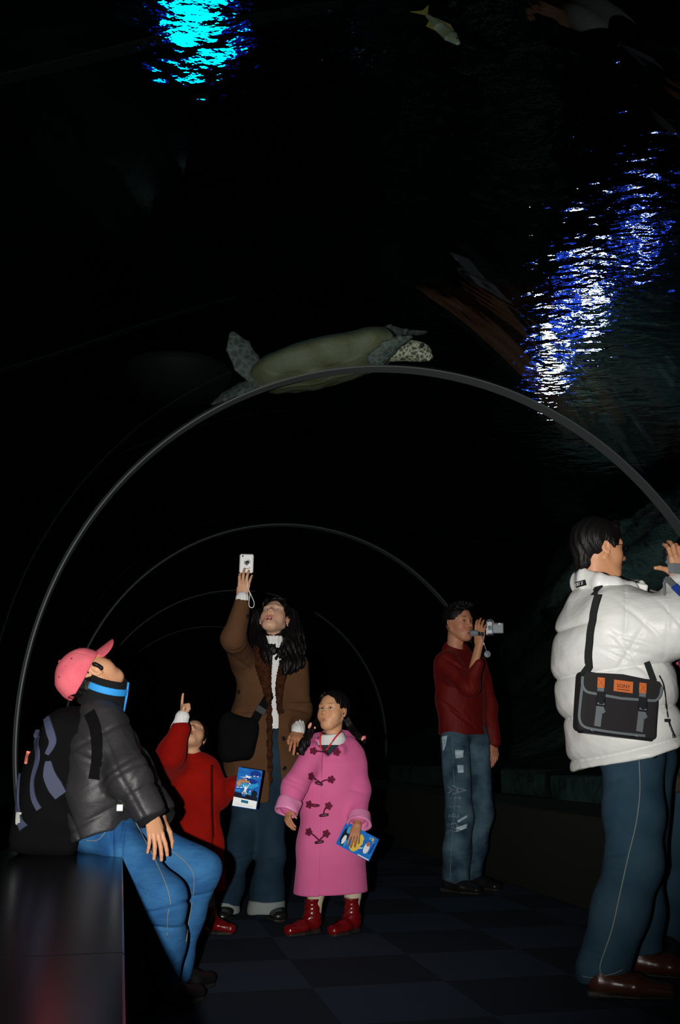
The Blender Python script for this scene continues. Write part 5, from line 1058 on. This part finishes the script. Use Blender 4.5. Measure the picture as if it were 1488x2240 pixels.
# jeans
s = Sdf(); s.seg(W(1383, 1640, 3.85), W(1405, 1640, 3.94), .125, k=.05)
s.path([hn, W(1388, 1780, 3.74), W(1389, 1880, 3.72), W(1357, 1990, 3.70), an + A(-.005, 0, -.01)], [.115, .106, .092, .088, .091], k=.05)
s.path([hf, W(1398, 1880, 3.98), W(1408, 1990, 3.99), af], [.12, .095, .080, .074], k=.05)
s.cut(W(1322, 2138, 3.7), nrm(A(.12, 0, -1)) * 1, .008); kf2 = rings([(W(1345, 1870, 3.65), A(-.3, 0, 1), .06), (W(1340, 1890, 3.65), A(.3, 0, 1), .06), (W(1330, 1720, 3.65), A(-.5, 0, 1), .08), (W(1300, 2090, 3.62), A(.2, 0, 1), .05)], .012, .009); fdj = sines(61, 6, (14, 14, 18), .006)
M['denim_slate'] = mat('slate_denim', (.014, .042, .068), .88, .2, col2=(.026, .062, .092), cs=7, weave=(170, .08, .001, 'DIAGONAL'), bump=[(12, .4, .01, (1, 1, 2)), (300, .3, .001, one)])
s.disp = lambda p: kf2(p) + fdj(p); je = sobj('jeans', s, .0048, M['denim_slate'], wm)
strip(s, [(1398, 1662), (1400, 1730), (1392, 1800), (1376, 1870), (1358, 1950), (1340, 2030), (1320, 2090), (1313, 2115), (1316, 2140)], .0022, .001, 'outer_seam', M['thread'], je, flat=False, tmin=2.5, k=8)
strip(s, [(1274, 2135), (1300, 2138), (1340, 2130), (1362, 2120)], .0014, .001, 'hem_stitch', M['thread'], je, flat=False, tmin=2.5)
shoe(wm, W(1280, 2172, 3.67) * A(1, 1, 0), W(1452, 2182, 3.62) * A(1, 1, 0), .33, .115, M['leather_brown'], high=.085)
shoe(wm, W(1368, 2130, 4.0) * A(1, 1, 0), W(1525, 2142, 3.92) * A(1, 1, 0), .33, .115, M['leather_brown'], high=.09)
# his camcorder and its strap
cc = W(1471, 1216, 3.760); cv = thing('camcorder', 'silver camcorder on a blue neck strap, held by the man in white', 'camcorder', cc); cR = frame((1, .2, 0), (0, 0, 1))
mb = MB(cc, cR); mb.box((0, .03, 0), (.022, .055, .032), 0, .008); mb.box((.022, .02, .004), (.004, .04, .018), 1, .003); mb.build('camera_body', [M['silver'], M['dark_plastic']], cv)
mb = MB(cc, cR); mb.box((.004, -.028, .012), (.014, .008, .014), 0, .004); mb.lathe([(.010, -.037), (.012, -.034), (.0001, -.034)], 0, 16, (.004, 0, -.012)); mb.build('viewfinder', [M['dark_plastic']], cv)
mb = MB(); mb.tube([W(1462, 1244, 3.655), W(1475, 1243, 3.645), W(1492, 1245, 3.645), W(1510, 1246, 3.66)], .020, 0, flat=.003, nv=A(0, -1, 0)); mb.build('hand_strap', [M['piping']], cv)
M['strap_blue'] = mat('blue_neck_strap', (.01, .04, .25), .7, .3)
mb = MB(); mb.tube([W(1458, 1265, 3.60), W(1474, 1281, 3.57)], .013, 0, flat=.002, nv=A(0, -1, .2)); mb.tube([W(1474, 1281, 3.57), W(1490, 1297, 3.56), W(1530, 1325, 3.6)], .015, 1, flat=.002, nv=A(0, -1, .2)); mb.tube([W(1459, 1262, 3.62), W(1452, 1275, 3.62), W(1455, 1300, 3.62), W(1450, 1320, 3.62)], .004, 0, flat=.002, nv=A(0, -1, 0)); mb.build('neck_strap', [M['piping'], M['strap_blue']], cv)

# shoulder bag
TLb, TRb, BLb = W(1273, 1468, 3.585), W(1444, 1490, 3.605), W(1254, 1590, 3.585)
x = nrm(TRb - TLb); z = nrm((TLb - BLb) - x * ((TLb - BLb) @ x)); y = np.cross(z, x); bR = np.stack([x, y, z], 1); bw, bh = np.linalg.norm(TRb - TLb), float((TLb - BLb) @ z); bO = TLb - z * bh
bag = thing('camera_bag', 'charcoal camera bag with orange leather patches slung over the white jacket', 'bag', bO + bR @ A(bw / 2, .03, 0))
s = Sdf(); s.box((bw / 2, .035, bh / 2 - .005), (bw / 2, .042, bh / 2 + .006), rad=.018); s.disp = sines(3, 4, 30, .002); P, F = s.mesh(.0035); raw('bag_body', bO + P @ bR.T, F, M['bag_cloth'], bag)
mb = MB(bO, bR); f = bh; op = [(.012, f * .98), (.0, f * .9)] + [(.0 + .1 * bw * (1 - math.cos(a)), f * .80 - f * .17 * math.sin(a) * 1.0) for a in np.linspace(0, math.pi / 2, 6)] + [(bw * .5, f * .60)] + [(bw - .1 * bw * (1 - math.cos(a)), f * .80 - f * .17 * math.sin(a)) for a in np.linspace(math.pi / 2, 0, 6)] + [(bw + .004, f * .9), (bw - .008, f * .98), (bw / 2, f * 1.03)]
mb.prism([(x_, z_) for x_, z_ in op][::-1], -.014, .0); fl_ = mb.build('flap', [M['bag_cloth']], bag)
mb = MB(bO, bR); mb.tube([A(x_, -.013, z_) for x_, z_ in op[1:-2]], .005, 0, flat=.0022, nv=A(0, -1, 0)); mb.build('flap_piping', [M['piping']], fl_)
for nm, pts in (('edge_piping', [A(.004, -.006, f * .85), A(-.001, -.006, f * .4), A(.0, -.006, .03), A(.018, -.007, .006), A(.06, -.008, .0), A(bw * .5, -.008, -.002), A(bw - .05, -.008, .0)]),): mb = MB(bO, bR); mb.tube(smooth_pts(pts), .0048, 0, flat=.003, nv=A(0, -1, 0)); mb.build(nm, [M['piping']], bag)
mb = MB(bO, bR); mb.box((bw * .52, -.0155, f * .815), (.036, .0015, .021), 0, .001); mb.text('SONY', .019, 1, (bw * .52, -.0172, f * .815), depth=.0004)
mb.text('video camera', .0062, 1, (bw * .52, -.0172, f * .75), depth=.0003) if False else mb.box((bw * .52, -.0172, f * .755), (.024, .0003, .0012), 1); mb.build('brand_patch', [M['patch'], M['print_dark']], fl_)
for bx in (.235, .765):
    cx = bw * bx; mb = MB(bO, bR); mb.box((cx, -.0165, f * .83), (.0135, .002, .019), 0, .001); a_, b_ = A(cx - .011, -.0188, f * .83 + .015), A(cx + .011, -.0188, f * .83 - .015); mb.tube([a_, b_], .0005, 1, 5); mb.tube([A(cx - .011, -.0188, f * .83 - .015), A(cx + .011, -.0188, f * .83 + .015)], .0005, 1, 5); mb.build('leather_patch', [M['patch'], M['print_dark']], fl_)
    mb = MB(bO, bR); mb.tube([A(cx, -.016, f * .75), A(cx, -.019, f * .55), A(cx, -.012, f * .30), A(cx - .003, -.011, f * .06)], .0125, 0, flat=.0018, nv=A(0, -1, 0)); mb.tube([A(cx + .002, -.017, f * .42), A(cx + .008, -.020, f * .34), A(cx + .014, -.018, f * .30)], .011, 0, flat=.0015, nv=A(0, -1, 0)); mb.build('buckle_strap', [M['piping']], bag)
    mb = MB(bO, bR); mb.box((cx, -.024, f * .585), (.0155, .006, .018), 0, .004); mb.box((cx, -.023, f * .475), (.0165, .005, .013), 0, .003); mb.box((cx, -.0285, f * .515), (.008, .003, .014), 0, .002); mb.box((cx, -.0285, f * .455), (.013, .001, .003), 1, .0005); mb.build('buckle', [M['dark_plastic'], M['grey_plastic']], bag)
mb = MB(bO, bR)
mb.box((bw * .5, .03, -.012), (bw * .44, .035, .005), 0, .003); mb.build('base_board', [M['dark_plastic']], bag)
for bx in (.16, .72): mb = MB(bO, bR); mb.ball((bw * bx, -.010, -.004), .0028); mb.ball((bw * (bx + .03), -.0, .004 - .012), .0028); mb.build('rivet', [M['silver']], bag)
st = smooth_pts([A(1312, 1287), A(1297, 1305), A(1288, 1350), A(1278, 1420), A(1270, 1470)], 5); h = hits(wS, st, .004, tmin=2.5); P_ = [q for q, n in h]
P_[-1] = bO + bR @ A(.004, -.0, bh * .93); ys = np.array([q[1] for q in P_]); ysm = np.minimum(np.minimum(ys, np.linspace(ys[4], ys[-1], len(ys))), ys[-1] + .02 + 9 * (np.arange(len(ys)) < 6)); P_ = [A(q[0], v, q[2]) for q, v in zip(P_, ysm)]
mb = MB(); mb.tube(P_, .0130, 0, flat=.0018, nv=[n if i < 5 else A(-.15, -1, .05) for i, (q, n) in enumerate(h)]); mb.build('strap', [M['webbing']], bag)
mb = MB(P_[2] + h[2][1] * .004, frame(h[2][1], P_[2] - P_[3])); mb.box((0, 0, 0), (.018, .003, .011), 0, .002); mb.build('strap_slider', [M['dark_plastic']], bag)
h = hits(wS, [(1414, 1436), (1420, 1455), (1425, 1470), (1429, 1488)], .004, tmin=2.5); P_ = [q for q, n in h]; P_[-1] = bO + bR @ A(bw * .92, 0, bh * .99); P_[0] = P_[0] + A(0, .02, 0); P_ = [P_[0] * (1 - t) + P_[-1] * t for t in (0, .33, .66, 1)]
mb = MB(); mb.tube(P_, .0115, 0, flat=.0018, nv=A(-.1, -1, 0)); mb.build('strap', [M['webbing']], bag)

# ------------------------------------------------------------------ bystander almost hidden behind him
by = thing('person', 'person in jeans and dark jacket, mostly hidden behind the man in white', 'person', W(1490, 2100, 4.38) * A(1, 1, 0))
bc = W(1520, 1225, 4.42); bR_ = frame((.6, .8, .1), (0, 0, 1))
hd = head(bc, bR_, .235, W(1520, 1285, 4.42), nr=.2, skin=SK3, vox=.005)
h1 = hand(W(1492, 1432, 4.28), A(-.4, -.2, .6), A(-.3, -.9, 0), .17, True, arm=W(1540, 1450, 4.3), skin=(.6, .3, .16), vox=.003)
bb = body(by, [hd, h1], [([W(1520, 1300, 4.42), W(1520, 1640, 4.42)], [.06, .11]), ([W(1500, 1650, 4.4), W(1478, 2070, 4.38)], [.06, .035]), ([W(1525, 1650, 4.44), W(1515, 2070, 4.44)], [.06, .035])], SK3)
s = Sdf(); s.ell((0, -.07, .15), (.36, .43, .40), k=.02); s.ell((0, .5, -.02), (.33, .38, .36), op='s', k=.03); hairmesh('hair', s, bc, bR_, .235, by, vox=.006)
s = Sdf(); s.path([W(1520, 1310, 4.42), W(1520, 1370, 4.42), W(1518, 1500, 4.42), W(1518, 1680, 4.42)], [(.12, .09), (.19, .12), (.185, .13), (.175, .13)], side=(1, .3, 0), k=.05); s.seg(W(1480, 1350, 4.38), W(1500, 1440, 4.35), .06, k=.04).seg(W(1590, 1360, 4.4), W(1600, 1500, 4.4), .06, k=.04).seg(W(1600, 1500, 4.4), W(1540, 1455, 4.3), .055, k=.04)
s.cut(W(1518, 1680, 4.42), (0, 0, -1), .01); sobj('jacket', s, .006, M['nylon_black'], by)
M['pink_strap'] = mat('coral_pink_cloth', (.85, .10, .16), .8, .2); mb = MB(); mb.tube([W(1478, 1420, 4.22), W(1474, 1432, 4.21), W(1476, 1447, 4.21), W(1480, 1456, 4.21)], [.012, .022, .018, .008], 0, flat=.004, nv=A(0, -1, 0)); mb.tube([W(1490, 1420, 4.2), W(1484, 1436, 4.2), W(1492, 1446, 4.2)], .010, 0, flat=.003, nv=A(0, -1, 0)); mb.build('pink_scarf', [M['pink_strap']], by)
mb = MB(); mb.tube([W(1462, 1425, 4.19), W(1478, 1440, 4.19), W(1500, 1452, 4.2)], .010, 0, flat=.003, nv=A(0, -1, 0)); mb.build('blue_strap', [M['strap_blue']], by)
s = Sdf(); s.seg(W(1505, 1650, 4.4), W(1535, 1650, 4.44), .12, k=.04); s.path([W(1498, 1660, 4.38), W(1482, 1850, 4.37), W(1460, 2068, 4.40)], [.095, .075, .066], k=.04); s.path([W(1530, 1660, 4.44), W(1522, 1850, 4.44), W(1515, 2065, 4.44)], [.095, .07, .062], k=.04); s.disp = sines(3, 5, 20, .005); sobj('jeans', s, .006, M['denim_slate'], by)
M['pouch'] = mat('brown_cloth_pouch', (.05, .04, .025), .9, .2); mb = MB(W(1474, 1712, 4.27), frame((.1, 1, 0), (-.35, 0, 1))); mb.box((0, 0, 0), (.036, .02, .045), 0, .01); mb.build('belt_pouch', [M['pouch']], by)
shoe(by, W(1452, 2092, 4.44) * A(1, 1, 0), W(1470, 2098, 4.20) * A(1, 1, 0), .27, .10, M['leather_black'], high=.08); shoe(by, W(1515, 2092, 4.5) * A(1, 1, 0), W(1532, 2098, 4.26) * A(1, 1, 0), .27, .10, M['leather_black'], high=.08)
# ------------------------------------------------------------------ sea turtle and fish above the tunnel
def attr_scales(P, base, line, sc, seed=0):
    r = np.random.RandomState(seed); lo, hi = P.min(0), P.max(0); n = max(8, int(np.prod((hi - lo) / sc + 1))); Q = lo + r.rand(n, 3) * (hi - lo); D = np.empty((len(P), 2))
    for i in range(0, len(P), 4000):
        d = np.sqrt(((P[i:i + 4000, None] - Q[None]) ** 2).sum(2)); D[i:i + 4000] = np.partition(d, 1, axis=1)[:, :2]
    e = np.clip((D[:, 1] - D[:, 0]) / (sc * .25), 0, 1)[:, None]; return np.array(line) * (1 - e) + np.array(base) * e
YT = 5.3; tu = thing('sea_turtle', 'large green-brown sea turtle gliding over the tunnel arch', 'turtle', W(700, 780, YT))
M['turtle'] = mat('turtle_skin', one, .6, .3, attr=True, col2=(1, 1, 1), cs=5, bump=[(14, .5, .02, one), (60, .3, .004, one)])
ta, tb = W(548, 826, YT), W(850, 754, YT); ax = nrm(tb - ta); tm = (ta + tb) / 2; L_ = np.linalg.norm(tb - ta); Rt = frame(ax, nrm(A(.12, .12, 1.0)))   # side, forward (to the head), up
s = Sdf(); s.ell(tm, (L_ * .25, L_ * .52, .10), R=Rt, k=.05); s.ell(tm - Rt[:, 2] * .05, (L_ * .21, L_ * .46, .085), R=Rt, k=.05)
s.ell(tm + ax * L_ * .38, (L_ * .2, L_ * .16, .09), R=Rt, k=.08); s.disp = lambda p: .006 * np.sin((p - tm) @ Rt[:, 1] * 26) * (np.abs((p - tm) @ Rt[:, 0]) < .12) - .006 * np.exp(-(((p - tm) @ Rt[:, 0]) / .01) ** 2)
def tcol(P):
    u = (P - tm) @ Rt[:, 2]; v = (P - tm) @ Rt[:, 0]; e = np.clip((u + .02) / .05, 0, 1)[:, None]; w_ = (.5 + .5 * np.sin(v * 30 + 4 * np.sin(((P - tm) @ Rt[:, 1]) * 9)))[:, None]
    return (np.array([.13, .125, .055]) * (1 - w_) + np.array([.16, .17, .10]) * w_) * (1 - e) + np.array([.07, .08, .045]) * e
raw('shell', *s.mesh(.008), M['turtle'], tu, col=None); sh = [o for o in C.objects if o.parent == tu][-1]
P = np.array([tuple(v.co) for v in sh.data.vertices]) + ORG[tu.name]; cl = tcol(P); at_ = sh.data.color_attributes.new('Col', 'FLOAT_COLOR', 'POINT'); at_.data.foreach_set('color', np.concatenate([cl, np.ones((len(cl), 1))], 1).astype(np.float32).ravel())
def tpart(name, sd, vox, base, line, sc):
    P, F = sd.mesh(vox); return raw(name, P, F, M['turtle'], tu, col=attr_scales(P, base, line, sc))
hd_ = W(912, 768, YT - .02); hRt = frame(W(948, 779, YT - .05) - W(880, 765, YT), A(0, .3, 1))
s = Sdf(); s.seg(W(835, 765, YT), W(895, 768, YT - .01), .075, .058, k=.05); s.ell(hd_, (.058, .088, .060), R=hRt, k=.03); s.seg(hd_ + hRt @ A(0, .05, -.005), hd_ + hRt @ A(0, .100, -.022), .036, .012, k=.03); s.seg(hd_ + hRt @ A(0, .04, -.04), hd_ + hRt @ A(0, .085, -.042), .026, .012, k=.015)
s.ell(hd_ + hRt @ A(.055, .035, .012), (.012, .018, .014), op='s', k=.01); tpart('head', s, .0045, (.10, .09, .06), (.62, .62, .42), .028)
mb = MB(); mb.ball(hd_ + hRt @ A(.050, .035, .012), .013); mb.build('eye', [M['dark_plastic']], tu)
def flip(name, pts, rs, up, sc=.045):
    s = Sdf()
    for i in range(len(pts) - 1): s.seg(pts[i], pts[i + 1], rs[i], rs[i + 1], side=np.cross(nrm(pts[-1] - pts[0]), nrm(up)), k=.03)
    return tpart(name, s, .006, (.07, .085, .07), (.15, .17, .15), sc)
flip('flipper', [W(800, 745, YT + .12), W(840, 728, YT + .25), W(880, 732, YT + .36), W(932, 727, YT + .5)], [(.07, .03), (.075, .022), (.05, .016), (.015, .008)], A(0, .4, 1))
flip('flipper', [W(820, 790, YT - .12), W(850, 760, YT - .2), W(878, 744, YT - .26), W(900, 737, YT - .32)], [(.06, .03), (.05, .022), (.03, .016), (.012, .008)], A(0, .6, 1))
flip('flipper', [W(562, 830, YT), W(540, 795, YT - .05), W(520, 758, YT - .08), W(508, 728, YT - .1)], [(.05, .03), (.085, .02), (.075, .016), (.02, .008)], A(.2, -1, .2))
flip('flipper', [W(560, 838, YT), W(525, 850, YT + .05), W(490, 868, YT + .06), W(464, 884, YT + .08)], [(.045, .03), (.06, .018), (.045, .014), (.012, .008)], A(.2, -.7, .6))
# fish
M['fish'] = mat('fish_scales', (.26, .30, .14), .3, .7, metal=.3, col2=(.50, .55, .40), cs=12); M['fish_fin'] = mat('fish_fin', (.35, .30, .05), .5, .4)
def fish(label, head_px, tail_px, y, h, dep=.0):
    a, b = W(*head_px, y), W(*tail_px, y + dep); ax = nrm(a - b); L = np.linalg.norm(a - b); R = frame(ax, A(.2, .3, 1)); f = thing('fish', label, 'fish', (a + b) / 2)
    s = Sdf(); s.path([a - ax * L * .04, a - ax * L * .22, a - ax * L * .5, a - ax * L * .85], [(h * .18, h * .12), (h * .5, h * .22), (h * .45, h * .2), (h * .10, h * .05)], side=R[:, 2], k=.01); o = sobj('fish_body', s, .003, M['fish'], f)
    for nm, pl in (('tail_fin', [(-.82, .02), (-1.0, .16), (-.93, 0), (-1.0, -.16), (-.82, -.02)]), ('dorsal_fin', [(-.2, h / L * .42), (-.45, h / L * .75), (-.7, h / L * .3)]), ('belly_fin', [(-.4, -h / L * .42), (-.6, -h / L * .75), (-.68, -h / L * .25)])):
        mb = MB(a, np.stack([ax, R[:, 0], R[:, 2]], 1)); mb.prism([(x * L, z * L) for x, z in pl], -.0012, .0012); mb.build(nm, [M['fish_fin']], f)
    mb = MB(); [mb.ball(a - ax * L * .1 + R[:, 0] * g * h * .17 + R[:, 2] * h * .08, h * .05) for g in (-1, 1)]; 
    mb.build('eyes', [M['dark_plastic']], f)
fish('slender silver-green fish swimming high over the tunnel', (1006, 98), (918, 18), 4.6, .085, .1)
